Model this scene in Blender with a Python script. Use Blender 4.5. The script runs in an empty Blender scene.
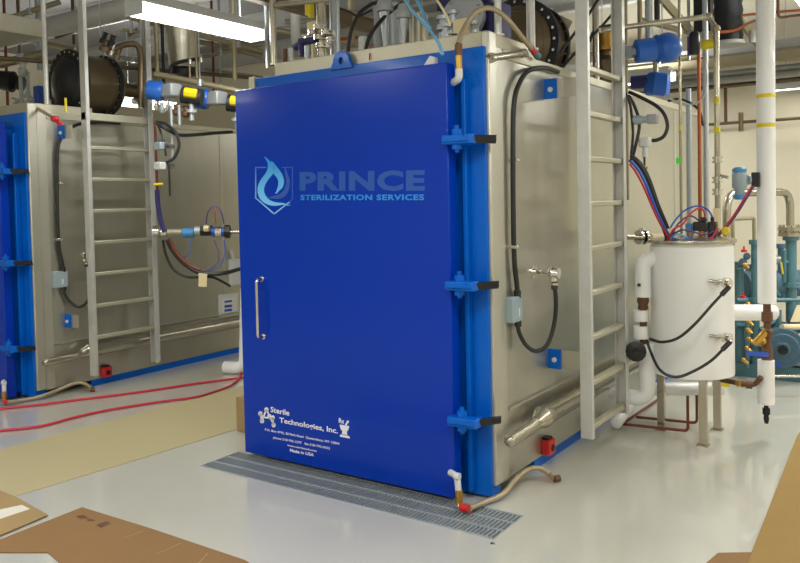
import bpy, bmesh, math, random
from mathutils import Vector, Matrix
random.seed(7)
sc = bpy.context.scene
col = sc.collection
R = math.radians
# ------------------------------------------------------------------ camera
YAW, PITCH, ROLL, FPX, PCY, CAMH = -0.600471, 0.0339537, -0.0215596, 793.67, 227.62, 1.62
cy_, sy_, cp_, sp_, cr_, sr_ = math.cos(YAW), math.sin(YAW), math.cos(PITCH), math.sin(PITCH), math.cos(ROLL), math.sin(ROLL)
FW = Vector((sy_*cp_, cy_*cp_, -sp_)); RT = Vector((cy_, -sy_, 0)); UP = RT.cross(FW)
RT2 = cr_*RT + sr_*UP; UP2 = -sr_*RT + cr_*UP
CAM = Vector((0, 0, CAMH))
cd = bpy.data.cameras.new('camera'); cam = bpy.data.objects.new('camera', cd); col.objects.link(cam)
cam.matrix_world = Matrix(((RT2.x, UP2.x, -FW.x, 0), (RT2.y, UP2.y, -FW.y, 0), (RT2.z, UP2.z, -FW.z, CAMH), (0, 0, 0, 1)))
cd.sensor_width = 36; cd.lens = FPX/800*36; cd.shift_y = -(281.5-PCY)/800; cd.clip_start = .05; cd.clip_end = 100
sc.camera = cam

def at(px, py, X=None, Y=None, Z=None, D=None):
    """world point seen at a pixel of the photograph, on a known plane"""
    d = RT2*((px-400)/FPX) - UP2*((py-PCY)/FPX) + FW
    if X is not None: t = X/d.x
    elif Y is not None: t = Y/d.y
    elif Z is not None: t = (Z-CAMH)/d.z
    else: t = D
    return CAM + d*t

# ------------------------------------------------------------------ world, exposure
w = bpy.data.worlds.new('world'); sc.world = w; w.use_nodes = True
w.node_tree.nodes['Background'].inputs[0].default_value = (.80, .88, 1, 1)
w.node_tree.nodes['Background'].inputs[1].default_value = 0.25
sc.view_settings.view_transform = 'Standard'; sc.view_settings.look = 'None'
sc.view_settings.gamma = 1; sc.view_settings.use_curve_mapping = False
sc.view_settings.exposure = -0.06
LAMP_W = 27
UP_W = 42          # watts of the added upward fill lamp in each fixture
FIX_EMIT = 7.0
# ceiling fixtures: x, y, z, length, runs along Y?  (the first two are in the picture, the rest added for brightness)
FIXTURES = [(-4.81, 4.315, 3.0, 1.23, 1, .18), (-.79, 6.9, 3.0, 1.23, 1, .20),
            (-4.64, 1.0, 3.0, 1.30, 1, .32), (-.74, 2.2, 3.0, 1.30, 1, .32), (-2.7, .2, 3.0, 1.30, 1, .32),
            (1.9, 1.2, 3.0, 1.30, 1, .32), (1.9, 5.2, 3.0, 1.30, 1, .32), (-7.6, .2, 3.0, 1.30, 1, .32),
            (-.74, -1.2, 3.0, 1.30, 1, .32), (-4.4, -1.4, 3.0, 1.3, 1, .32), (.9, 8.7, 3.0, 1.3, 1, .32), (1.9, 7.2, 3.0, 1.3, 1, .32)]

# ------------------------------------------------------------------ materials
def lin(c):
    return tuple(((v/255)/12.92 if v/255 <= .04045 else ((v/255+.055)/1.055)**2.4) for v in c)
MATS = {}
def mat(name, rgb, rough=.5, metal=0, coat=0, var=.08, vscale=6, bump=0, bscale=60, stretch=None, emit=0, spec=.5, rvar=0, trans=0):
    if name in MATS: return MATS[name]
    m = bpy.data.materials.new(name); m.use_nodes = True; nt = m.node_tree; b = nt.nodes['Principled BSDF']
    c = lin(rgb)
    tc = nt.nodes.new('ShaderNodeTexCoord'); mp = nt.nodes.new('ShaderNodeMapping'); nt.links.new(tc.outputs['Object'], mp.inputs[0])
    if stretch: mp.inputs['Scale'].default_value = stretch
    nz = nt.nodes.new('ShaderNodeTexNoise'); nz.inputs['Scale'].default_value = vscale; nz.inputs['Detail'].default_value = 4
    nt.links.new(mp.outputs[0], nz.inputs['Vector'])
    mx = nt.nodes.new('ShaderNodeMix'); mx.data_type = 'RGBA'
    mx.inputs['A'].default_value = tuple(v*(1-var) for v in c)+(1,); mx.inputs['B'].default_value = tuple(min(1, v*(1+var)) for v in c)+(1,)
    nt.links.new(nz.outputs['Fac'], mx.inputs['Factor']); nt.links.new(mx.outputs['Result'], b.inputs['Base Color'])
    b.inputs['Roughness'].default_value = rough; b.inputs['Metallic'].default_value = metal
    b.inputs['Coat Weight'].default_value = coat; b.inputs['Coat Roughness'].default_value = .06
    b.inputs['Specular IOR Level'].default_value = spec
    if trans: b.inputs['Transmission Weight'].default_value = trans
    if rvar:
        mr = nt.nodes.new('ShaderNodeMapRange'); mr.inputs['To Min'].default_value = max(0, rough-rvar); mr.inputs['To Max'].default_value = rough+rvar
        nt.links.new(nz.outputs['Fac'], mr.inputs['Value']); nt.links.new(mr.outputs[0], b.inputs['Roughness'])
    if bump:
        n2 = nt.nodes.new('ShaderNodeTexNoise'); n2.inputs['Scale'].default_value = bscale; n2.inputs['Detail'].default_value = 3
        nt.links.new(mp.outputs[0], n2.inputs['Vector'])
        bp = nt.nodes.new('ShaderNodeBump'); bp.inputs['Strength'].default_value = bump; bp.inputs['Distance'].default_value = .01
        nt.links.new(n2.outputs['Fac'], bp.inputs['Height']); nt.links.new(bp.outputs[0], b.inputs['Normal'])
    if emit:
        b.inputs['Emission Color'].default_value = c+(1,); b.inputs['Emission Strength'].default_value = emit
    MATS[name] = m; return m
M_door = mat('royal blue gloss paint', (0, 53, 172), .22, 0, .12, .05, 2, spec=.2)
M_frame = mat('mid blue enamel', (0, 96, 198), .3, 0, .08, .10, 5, bump=.15, bscale=25, spec=.2)
M_steel = mat('brushed stainless sheet', (190, 188, 176), .30, .82, 0, .08, 9, stretch=(1, 1, .12), bump=.02, bscale=60, rvar=.05)
M_weld = mat('stainless edge strip', (196, 194, 182), .38, .7, 0, .06, 8)
M_deck = mat('stainless deck plate', (196, 192, 172), .45, .6, 0, .06, 5)
M_alu = mat('aluminium ladder', (208, 208, 206), .45, .55, 0, .10, 14, bump=.1, bscale=40)
M_rung = mat('aluminium rung', (192, 188, 168), .45, .6, 0, .06, 14)
M_pipe = mat('stainless pipe', (180, 174, 158), .26, .92, 0, .06, 8)
M_galv = mat('galvanised conduit', (178, 186, 192), .4, .6, 0, .08, 12)
M_chrome = mat('polished fitting', (215, 212, 205), .15, 1, 0, .05, 12)
M_dark = mat('dark bronze steel', (112, 98, 76), .34, .65, 0, .15, 5)
M_blackm = mat('black coated flange', (34, 36, 40), .4, .3, 0, .15, 8)
M_black = mat('black rubber', (32, 33, 34), .45, 0, 0, .15, 10)
M_white = mat('white insulation jacket', (240, 241, 242), .38, 0, .2, .03, 4)
M_tank = mat('white tank jacket', (238, 239, 240), .34, 0, .3, .02, 3)
M_copper = mat('copper tube', (168, 96, 62), .35, .8, 0, .15, 12)
M_rcop = mat('oxidised copper tube', (118, 62, 48), .45, .4, 0, .2, 18)
M_brass = mat('brass fitting', (190, 150, 70), .3, .8, 0, .1, 12)
M_rust = mat('rusty brown valve', (110, 78, 58), .6, .4, 0, .35, 30)
M_act = mat('blue actuator paint', (10, 92, 190), .35, 0, .3, .08, 10)
M_lblue = mat('light blue plastic', (70, 140, 200), .4, 0, 0, .08, 10)
M_grey = mat('grey cast housing', (158, 162, 166), .45, .2, 0, .06, 10)
M_lgrey = mat('light grey plastic', (205, 208, 208), .45, 0, 0, .04, 10)
M_jbox = mat('pale blue grey box', (150, 166, 176), .4, .1, 0, .04, 10)
M_yel = mat('yellow plastic', (226, 205, 20), .4, 0, 0, .08, 20)
M_red = mat('red plastic', (205, 34, 40), .35, 0, .2, .08, 20)
M_rhose = mat('red air hose', (196, 42, 62), .4, 0, 0, .08, 20)
M_bluet = mat('blue tubing', (44, 88, 190), .4, 0, 0, .08, 20)
M_cyant = mat('pale blue tubing', (96, 160, 205), .4, 0, 0, .08, 20)
M_redt = mat('red tubing', (190, 44, 60), .4, 0, 0, .08, 20)
M_violet = mat('violet tubing', (96, 62, 130), .45, 0, 0, .1, 20)
M_indigo = mat('indigo shrink wrap', (40, 38, 96), .5, 0, 0, .2, 14)
M_braid = mat('braided hose', (172, 158, 132), .5, .5, 0, .25, 90)
M_teal = mat('teal machine paint', (76, 118, 128), .4, 0, .2, .12, 7)
M_teald = mat('dull blue casting', (70, 102, 122), .5, 0, 0, .15, 12)
M_tag = mat('cream paper tag', (226, 212, 172), .8, 0, 0, .04, 10)
M_card = mat('brown cardboard', (138, 105, 66), .85, 0, 0, .10, 3, bump=.1, bscale=20)
M_tan = mat('tan cardboard', (160, 134, 92), .85, 0, 0, .08, 4, bump=.1, bscale=20)
M_cardy = mat('golden cardboard', (150, 121, 66), .85, 0, 0, .12, 4, bump=.2, bscale=20)
M_kraft = mat('beige floor paper', (182, 170, 132), .55, 0, 0, .03, 2, bump=.06, bscale=3)
M_tape = mat('white paper label', (222, 218, 206), .6, 0, 0, .03, 10)
M_grate = mat('galvanised grating', (168, 176, 182), .45, .3, 0, .1, 20)
M_pit = mat('dark drain channel', (50, 53, 58), .7, 0, 0, .1, 10)
M_wall = mat('cream painted wall', (230, 222, 200), .7, 0, 0, .02, 1)
M_ceil = mat('grey ceiling deck', (128, 126, 126), .85, 0, 0, .08, 3)
M_beam = mat('pale grey steelwork', (158, 158, 154), .6, .1, 0, .06, 5)
M_strut = mat('beige strut channel', (160, 150, 122), .5, .4, 0, .08, 10)
M_ins = mat('grey insulated duct', (190, 190, 186), .6, 0, 0, .05, 4)
M_ltext = mat('white vinyl lettering', (236, 238, 242), .4, 0, 0, .01, 4)
M_ghost = mat('dusk blue vinyl', (14, 78, 172), .35, 0, .3, .02, 4)
M_sky = mat('sky blue vinyl', (28, 142, 232), .35, 0, .3, .02, 4)
M_ghost2 = mat('muted blue vinyl', (38, 82, 176), .35, 0, .3, .02, 4)
M_lamp = mat('fluorescent lens', (255, 252, 240), .5, 0, 0, 0, 4, emit=FIX_EMIT)
M_green = mat('green tag', (90, 220, 60), .5, 0, 0, .05, 10)
M_trim = mat('white enamelled fixture body', (196, 198, 200), .5, 0, 0, .04, 10)

def gradient_mat(name, top, bottom):
    m = bpy.data.materials.new(name); m.use_nodes = True; nt = m.node_tree; b = nt.nodes['Principled BSDF']
    tc = nt.nodes.new('ShaderNodeTexCoord'); sp = nt.nodes.new('ShaderNodeSeparateXYZ'); cr = nt.nodes.new('ShaderNodeValToRGB')
    nt.links.new(tc.outputs['Generated'], sp.inputs[0]); nt.links.new(sp.outputs['Z'], cr.inputs[0]); nt.links.new(cr.outputs[0], b.inputs['Base Color'])
    cr.color_ramp.elements[0].color = lin(bottom)+(1,); cr.color_ramp.elements[1].color = lin(top)+(1,)
    b.inputs['Roughness'].default_value = .35; return m
M_flame = gradient_mat('flame print', (14, 140, 220), (120, 205, 255))
M_shield = gradient_mat('shield outline print', (60, 110, 200), (150, 205, 250))

# floor: poured epoxy, warm/cool mottling, thin clear coat
def floor_mat():
    m = bpy.data.materials.new('light grey epoxy floor'); m.use_nodes = True; nt = m.node_tree; b = nt.nodes['Principled BSDF']
    tc = nt.nodes.new('ShaderNodeTexCoord'); nz = nt.nodes.new('ShaderNodeTexNoise'); nz.inputs['Scale'].default_value = .7; nz.inputs['Detail'].default_value = 5
    nt.links.new(tc.outputs['Object'], nz.inputs['Vector'])
    cr = nt.nodes.new('ShaderNodeValToRGB'); nt.links.new(nz.outputs['Fac'], cr.inputs[0])
    cr.color_ramp.elements[0].position = .3; cr.color_ramp.elements[1].position = .7
    cr.color_ramp.elements[0].color = lin((188, 187, 176))+(1,); cr.color_ramp.elements[1].color = lin((199, 198, 188))+(1,)
    nt.links.new(cr.outputs[0], b.inputs['Base Color'])
    b.inputs['Roughness'].default_value = .3; b.inputs['Specular IOR Level'].default_value = .6
    b.inputs['Coat Weight'].default_value = .8; b.inputs['Coat Roughness'].default_value = .05
    n2 = nt.nodes.new('ShaderNodeTexNoise'); n2.inputs['Scale'].default_value = 9; nt.links.new(tc.outputs['Object'], n2.inputs['Vector'])
    bp = nt.nodes.new('ShaderNodeBump'); bp.inputs['Strength'].default_value = .08; bp.inputs['Distance'].default_value = .01
    nt.links.new(n2.outputs['Fac'], bp.inputs['Height']); nt.links.new(bp.outputs[0], b.inputs['Normal'])
    return m
M_floor = floor_mat()

# ------------------------------------------------------------------ mesh builder
def V(*a): return Vector(a[0]) if len(a) == 1 else Vector(a)
def basis(d):
    d = d.normalized(); a = Vector((0, 0, 1)) if abs(d.z) < .9 else Vector((1, 0, 0))
    u = d.cross(a).normalized(); return u, d.cross(u).normalized()
def smooth(pts, n=6):
    pts = [V(p) for p in pts]; out = []
    P = [pts[0]*2-pts[1]]+pts+[pts[-1]*2-pts[-2]]
    for i in range(1, len(P)-2):
        a, b, c, d = P[i-1:i+3]
        for k in range(n):
            t = k/n
            out.append(.5*((2*b)+(c-a)*t+(2*a-5*b+4*c-d)*t*t+(3*b-a-3*c+d)*t*t*t))
    out.append(pts[-1]); return out
def fillet(pts, r, n=5):
    pts = [V(p) for p in pts]; out = [pts[0]]
    for i in range(1, len(pts)-1):
        a, b, c = pts[i-1:i+2]; u = (a-b); v = (c-b); k = min(r, u.length*.48, v.length*.48)
        p, q = b+u.normalized()*k, b+v.normalized()*k
        for j in range(n+1):
            t = j/n; out.append(p*(1-t)**2+b*2*t*(1-t)+q*t*t)
    out.append(pts[-1]); return out
class MB:
    def __init__(s): s.bm = bmesh.new(); s.sm = set()
    def _f(s, vs, smooth=False):
        try:
            f = s.bm.faces.new(vs); f.smooth = smooth
        except ValueError: pass
    def box(s, x0, x1, y0, y1, z0, z1):
        v = [s.bm.verts.new((x, y, z)) for z in (z0, z1) for y in (y0, y1) for x in (x0, x1)]
        for q in ((0, 2, 3, 1), (4, 5, 7, 6), (0, 1, 5, 4), (2, 6, 7, 3), (0, 4, 6, 2), (1, 3, 7, 5)): s._f([v[i] for i in q])
        return s
    def bar(s, a, b, w, h, up=(0, 0, 1)):
        a, b = V(a), V(b); d = (b-a).normalized(); upv = V(up)
        u = d.cross(upv)
        if u.length < 1e-4: u = d.cross(Vector((1, 0, 0)))
        u.normalize(); v = u.cross(d).normalized()
        vs = [s.bm.verts.new(p+u*(i*w/2)+v*(j*h/2)) for p in (a, b) for i, j in ((-1, -1), (1, -1), (1, 1), (-1, 1))]
        s._f(vs[0:4][::-1]); s._f(vs[4:8])
        for i in range(4): s._f([vs[i], vs[(i+1) % 4], vs[4+(i+1) % 4], vs[4+i]])
        return s
    def tube(s, pts, r, n=10, caps=True):
        pts = [V(p) for p in pts]; rs = r if isinstance(r, (list, tuple)) else [r]*len(pts)
        rings = []; u = None
        for i, p in enumerate(pts):
            d = (pts[min(i+1, len(pts)-1)]-pts[max(i-1, 0)]).normalized()
            if u is None: u, _ = basis(d)
            u = (u-d*u.dot(d)).normalized(); v = d.cross(u)
            rings.append([s.bm.verts.new(p+(u*math.cos(2*math.pi*k/n)+v*math.sin(2*math.pi*k/n))*rs[i]) for k in range(n)])
        for a, b in zip(rings, rings[1:]):
            for k in range(n): s._f([a[k], a[(k+1) % n], b[(k+1) % n], b[k]], True)
        if caps: s._f(rings[0][::-1]); s._f(rings[-1])
        return s
    def cyl(s, a, b, r, r2=None, n=20): return s.tube([a, b], [r, r if r2 is None else r2], n)
    def lathe(s, a, d, prof, n=28):
        """profile = (distance along d, radius) pairs; hard ring edges"""
        a = V(a); d = V(d).normalized(); u, v = basis(d); rings = []
        for (h, r) in prof:
            r = max(r, .0005)
            rings.append([s.bm.verts.new(a+d*h+(u*math.cos(2*math.pi*k/n)+v*math.sin(2*math.pi*k/n))*r) for k in range(n)])
        for p, q in zip(rings, rings[1:]):
            for k in range(n): s._f([p[k], p[(k+1) % n], q[(k+1) % n], q[k]], True)
        s._f(rings[0][::-1]); s._f(rings[-1]); return s
    def bolts(s, c, d, R_, r, h, n, ph=0):
        c = V(c); d = V(d).normalized(); u, v = basis(d)
        for k in range(n):
            a = 2*math.pi*k/n+ph; p = c+(u*math.cos(a)+v*math.sin(a))*R_
            s.tube([p, p+d*h], r, 6)
        return s
    def sph(s, c, r, sc=(1, 1, 1), n=14):
        c = V(c)
        res = bmesh.ops.create_uvsphere(s.bm, u_segments=n, v_segments=max(6, n//2), radius=r)
        for v in res['verts']: v.co = Vector((v.co.x*sc[0], v.co.y*sc[1], v.co.z*sc[2]))+c
        for v in res['verts']:
            for f in v.link_faces: f.smooth = True
        return s
    def prism(s, pts, ext):
        pts = [V(p) for p in pts]; e = V(ext)
        a = [s.bm.verts.new(p) for p in pts]; b = [s.bm.verts.new(p+e) for p in pts]
        s._f(a); s._f(b[::-1]); n = len(pts)
        for i in range(n): s._f([a[i], b[i], b[(i+1) % n], a[(i+1) % n]])
        return s
    def build(s, name, m, parent=None, bevel=0):
        bmesh.ops.recalc_face_normals(s.bm, faces=s.bm.faces[:])
        me = bpy.data.meshes.new(name); o = bpy.data.objects.new(name, me); col.objects.link(o)
        if parent is not None:
            off = V(parent['_o']); o.parent = parent
        else:
            xs = [v.co for v in s.bm.verts]
            off = Vector(((min(v.x for v in xs)+max(v.x for v in xs))/2, (min(v.y for v in xs)+max(v.y for v in xs))/2, min(v.z for v in xs)))
            o.location = off
        o['_o'] = tuple(off)
        bmesh.ops.translate(s.bm, verts=s.bm.verts[:], vec=-off)
        s.bm.to_mesh(me); s.bm.free()
        me.materials.append(m)
        if bevel:
            md = o.modifiers.new('bevel', 'BEVEL'); md.width = bevel; md.segments = 2; md.limit_method = 'ANGLE'; md.angle_limit = R(50)
        # sharp edges where the angle is large so round things stay round and caps crisp
        for e in me.edges: pass
        try: me.set_sharp_from_angle(angle=R(40))
        except Exception: pass
        return o
def tag(o, label, cat, group=None, kind=None):
    if label: o['label'] = label
    if cat: o['category'] = cat
    if group: o['group'] = group
    if kind: o['kind'] = kind
    return o
def thing(name, loc, label, cat, group=None):
    o = bpy.data.objects.new(name, None); col.objects.link(o); o.location = V(loc); o.empty_display_size = .1
    o['_o'] = tuple(V(loc)); return tag(o, label, cat, group)
def struct(o): o['kind'] = 'structure'; return o
def copy_tree(o, off=None, label=None, parent=None, skip=(), group=None):
    c = o.copy(); col.objects.link(c)
    if parent is not None: c.parent = parent
    if off is not None:
        c.location = o.location+V(off); c['_o'] = tuple(V(o['_o'])+V(off))
    if label: c['label'] = label
    if group: c['group'] = group; o['group'] = group
    for ch in [x for x in bpy.data.objects if x.parent == o]:
        if ch.name.split('.')[0] in skip: continue
        copy_tree(ch, None, None, c, skip)
    return c
def single(mb, name, m, label, cat, group=None, bevel=0):
    return tag(mb.build(name, m, None, bevel), label, cat, group)

# ================================================================== SETTING
X0, X1, Y0, Y1, ZC = -13.5, 4.2, -3.2, 11.0, 4.35
GX0, GX1, GY0, GY1 = -3.81, -1.762, 3.302, 3.632
mb = MB()   # floor with an opening for the drain channel
xs = [X0, GX0, GX1, X1]; ys = [Y0, GY0, GY1, Y1]
gv = [[mb.bm.verts.new((x, y, 0)) for x in xs] for y in ys]
for j in range(3):
    for i in range(3):
        if (i, j) != (1, 1): mb._f([gv[j][i], gv[j][i+1], gv[j+1][i+1], gv[j+1][i]])
o = mb.build('floor', M_floor); struct(o)
mb = MB()
mb.box(GX0-.02, GX1+.02, GY0-.02, GY1+.02, -.30, -.28)
mb.box(GX0-.02, GX0, GY0-.02, GY1+.02, -.28, -.002).box(GX1, GX1+.02, GY0-.02, GY1+.02, -.28, -.002)
mb.box(GX0, GX1, GY0-.02, GY0, -.28, -.002).box(GX0, GX1, GY1, GY1+.02, -.28, -.002)
struct(mb.build('trim_1', M_pit))
struct(MB().box(X0, X1, Y1, Y1+.15, 0, ZC).build('wall_back', M_wall))
struct(MB().box(X0-.15, X0, Y0, Y1, 0, ZC).build('wall_left', M_wall))
struct(MB().box(X1, X1+.15, Y0, Y1, 0, ZC).build('wall_right', M_wall))
struct(MB().box(X0, X1, Y0-.15, Y0, 0, ZC).build('wall_front', M_wall))
struct(MB().box(X0-.15, X1+.15, Y0-.15, Y1+.15, ZC, ZC+.15).build('ceiling', M_ceil))

# ================================================================== CEILING FIXTURES
def fixture(x, y, z, L, alongY, wd, label, shine=True):
    t = thing('ceiling_light', (x, y, z), label, 'ceiling light', 'fluorescent ceiling lights')
    a, b = (wd/2, L/2) if alongY else (L/2, wd/2)
    m = MB(); m.box(x-a, x+a, y-b, y+b, z, z+.085); m.build('lens', M_lamp, t, .02)
    m = MB(); m.box(x-a*.94, x+a*.94, y-b-.012, y+b+.012, z+.085, z+.15)
    m.box(x-a-.004, x+a+.004, y-b-.014, y-b-.002, z-.004, z+.11).box(x-a-.004, x+a+.004, y+b+.002, y+b+.014, z-.004, z+.11)
    m.build('housing', M_trim, t)
    for s in (-.35, .35):
        px, py = (x, y+s*L) if alongY else (x+s*L, y)
        MB().cyl((px, py, z+.15), (px, py, ZC), .006, n=6).build('hanger_rod', M_galv, t)
    if shine:
        ld = bpy.data.lights.new('lamp', 'AREA'); ld.shape = 'RECTANGLE'; ld.size = 2*a; ld.size_y = 2*b; k_ = 1.6 if (x > -1 and y > 4) else 1.0; ld.energy = LAMP_W*k_
        ld.color = (1, 1, .94)
        lo = bpy.data.objects.new('lamp', ld); col.objects.link(lo); lo.parent = t; lo.location = (0, 0, -.012)
        l2 = ld.copy(); l2.energy = UP_W*(k_+1)/2; u2 = bpy.data.objects.new('added_up_fill', l2); col.objects.link(u2); u2.parent = t; u2.location = (0, 0, .16); u2.rotation_euler = (math.pi, 0, 0)  # second lamp facing up, added to brighten the ceiling and upper pipes
    return t
LBL = ['lit fluorescent ceiling fixture over the gap between the two chambers', 'lit fluorescent fixture cut by the top right corner, beside the white vertical pipe']
for i, f in enumerate(FIXTURES):
    fixture(*f, LBL[i] if i < 2 else 'added fluorescent ceiling fixture out of the picture, put in to brighten the room')  # unlabelled ones are unseen, added to raise the room brightness
fixture(-1.15, 10.6, 2.86, 1.2, 0, .14, 'small distant fluorescent fixture low by the back wall right of the white pipe', False)
fixture(-11.6, 5.0, 2.93, 1.2, 1, .2, 'small distant fluorescent fixture beyond the left chamber at the left edge')
q = at(134, 106, Z=2.97); fixture(q.x, q.y, 2.97, 1.2, 1, .3, 'distant lit fixture added at the bright patch under the left drum neck')  # added where a bright patch shows, to brighten the far left
q = at(631, 84, Z=2.97); fixture(q.x, q.y, 2.97, 1.0, 0, .2, 'distant lit fixture seen just right of the far ladder rail')

# ================================================================== STERILIZER CHAMBERS
FX0, FX1, FY, TOP, BK = -3.712, -2.0, 3.743, 2.44, 8.55
def chamber():
    t = thing('sterilizer_chamber', (-2.86, 6.1, 0), None, 'sterilizer')
    # stainless body standing on a blue base rail
    m = MB(); m.box(FX0+.02, FX1-.012, FY+.10, BK, .055, TOP-.02); m.build('cabinet_body', M_steel, t)
    # right side cladding: main panel, lower skirt step, edge strips
    m = MB(); m.box(FX1-.012, FX1+.004, FY+.19, BK, .44, TOP-.05); m.build('side_panel', M_steel, t)
    m = MB(); m.box(FX1-.012, FX1-.002, FY+.12, BK, .06, .44); m.build('lower_side_panel', M_steel, t)
    m = MB(); m.prism([(FX1-.01, FY+.19,   .428), (FX1-.01, BK,   .428), (FX1+.02, BK, .446), (FX1+.02, FY+.19, .446)], (0, 0, .012)); m.build('drip_ledge', M_weld, t)
    m = MB(); m.box(FX1-.03, FX1+.02, FY+.015, FY+.10, .07, TOP+.07); m.build('corner_post', M_weld, t, .008)
    m = MB(); m.box(FX1-.012, FX1+.008, FY+.10, FY+.19, .06, TOP); m.build('edge_strip', M_weld, t, .004)
    for y in (5.9, 7.3): MB().box(FX1-.004, FX1+.009, y, y+.035, .46, TOP-.06).build('seam_strip', M_weld, t)
    m = MB(); m.box(FX1-.02, FX1+.014, FY+.19, BK, TOP-.055, TOP); m.build('top_rail', M_deck, t, .006)
    m = MB(); m.box(FX1-.03, FX1-.006, FY+.55, BK, 0, .058); m.box(FX0+.02, FX0+.06, FY+.1, BK, 0, .056); m.box(FX0+.06, FX1-.03, BK-.1, BK, 0, .056); m.build('base_rail', M_frame, t)
    # top: raised deck along the front, roof
    m = MB(); m.box(-3.53, FX1-.002, FY+.03, FY+.65, TOP-.02, TOP+.075); m.build('raised_deck', M_deck, t, .006)
    # blue front ring
    m = MB(); m.box(FX0+.05, FX1, FY-.005, FY+.10, .015, TOP-.012)
    m.build('front_frame', M_frame, t, .004)
    m = MB(); m.box(FX0, FX0+.05, FY-.02, FY+.08, .02, TOP); m.build('left_edge_strip', M_deck, t)
    # raised blue ridges of the hinge column right of the door
    m = MB(); m.box(-2.120, -2.095, FY-.05, FY-.002, .04, TOP-.18)
    m.build('frame_rib', M_frame, t, .004)
    # door
    d = MB().box(-3.70, -2.141, 3.586, 3.668, .028, 2.338).build('door', M_door, t, .006)
    m = MB(); m.box(-3.66, -2.18, 3.668, FY-.006, .06, 2.30); m.build('door_back', M_frame, t)
    # handle
    m = MB(); a0, a1 = 0.79, 1.150; hx = -3.505
    m.tube(fillet([(hx, 3.586, a1), (hx, 3.535, a1), (hx, 3.535, a0), (hx, 3.586, a0)], .02), .0105, 12)
    m.lathe((hx, 3.586, a1), (0, -1, 0), [(0, .018), (.006, .018), (.006, .012)]).lathe((hx, 3.586, a0), (0, -1, 0), [(0, .018), (.006, .018), (.006, .012)])
    m.build('door_handle', M_chrome, d)
    # three clamp hinges
    for z in (1.930, 1.170, .455):
        m = MB(); m.box(-2.155, -1.985, FY-.20, FY-.125, z-.024, z+.024)
        m.prism([(-2.15, FY-.2, z-.02), (-1.99, FY-.2, z-.02), (-1.985, FY-.005, z-.02), (-2.06, FY-.005, z-.02)], (0, 0, .016))
        h = m.build('hinge_clamp', M_frame, t, .006)
        m = MB(); m.cyl((-2.085, FY-.16, z-.05), (-2.085, FY-.16, z+.055), .026).cyl((-2.085, FY-.16, z-.065), (-2.085, FY-.16, z+.075), .012)
        m.build('hinge_pin', M_frame, h)
        m = MB(); m.prism([(-2.02, FY-.19, z-.02), (-1.925, FY-.03, z-.022), (-1.91, FY-.05, z+.02), (-2.02, FY-.205, z+.02)], (-.014, .022, 0)).cyl((-2.01, FY-.15, z-.004), (-1.93, FY-.03, z-.004), .016)
        m.build('locking_arm', M_blackm, h)
    # lifting lug
    m = MB(); pts = []; cx, cz, r = -2.95, 2.435, .060
    outer = [(cx-.085, TOP-.02)]+[(cx+math.cos(a)*r, cz+.02+math.sin(a)*r) for a in [math.pi*(1-i/10) for i in range(11)]]+[(cx+.085, TOP-.02)]
    hole = [(cx+.001*0+math.cos(a)*.017, cz+.022+math.sin(a)*.022) for a in [math.pi*2*i/16 for i in range(16)]]
    import mathutils
    from mathutils.geometry import tessellate_polygon
    # ring by bridging: split plate in left/right halves round the hole
    y = FY-.02
    L_ = [(cx, cz+.02+r)]+[(cx+math.cos(a)*r, cz+.02+math.sin(a)*r) for a in [math.pi/2+math.pi/2*i/6 for i in range(1, 7)]]+[(cx-.085, TOP-.03), (cx, TOP-.03)]
    hL = [(cx, cz)]+[(cx-math.sin(math.pi*i/8)*.017, cz+.022-math.cos(math.pi*i/8)*.022) for i in range(1, 8)]+[(cx, cz+.044)]
    for s in (1, -1):
        poly = [(cx+(px-cx)*s, pz) for px, pz in L_+hL]
        m.prism([(px, y, pz) for px, pz in poly], (0, .03, 0))
    m.build('lifting_lug', M_frame, t)
    # white corner tab at the top of the door
    m = MB(); m.prism([(-2.29, 3.60, 2.338), (-2.22, 3.60, 2.338), (-2.22, 3.60, 2.375), (-2.25, 3.60, 2.385)], (0, .03, 0)); m.build('door_top_tab', M_lgrey, d)
    return t
def ladder_brackets(t, y, xo, x1):
    for z in (.63, 2.27):
        b = MB().box(xo, xo+.085, y+.01, y+.022, z-.055, z+.065).build('bracket_lug', M_frame, t)
        MB().lathe((xo+.045, y+.01, z), (0, -1, 0), [(0, .016), (.006, .016), (.006, .009), (.016, .009)], 12).build('bracket_bolt', M_lgrey, b)
        MB().box(xo+.075, x1, y+.022, y+.03, z-.05, z+.06).build('bracket_plate', M_steel, t)
ch = chamber()
ch['label'] = 'big blue sterilizer door and stainless chamber in the middle, lettered on the front'
OFF = (-4.35, 0, 0)
ch2 = copy_tree(ch, OFF, 'left stainless sterilizer chamber, only the edge of its blue front in view', group='walk-in sterilizer chambers')
# centre lug fix: small offsets per unit
ladder_brackets(ch, 4.48, FX1, -1.79)
ladder_brackets(ch2, 4.03, FX1-4.35, -6.16)

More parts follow.
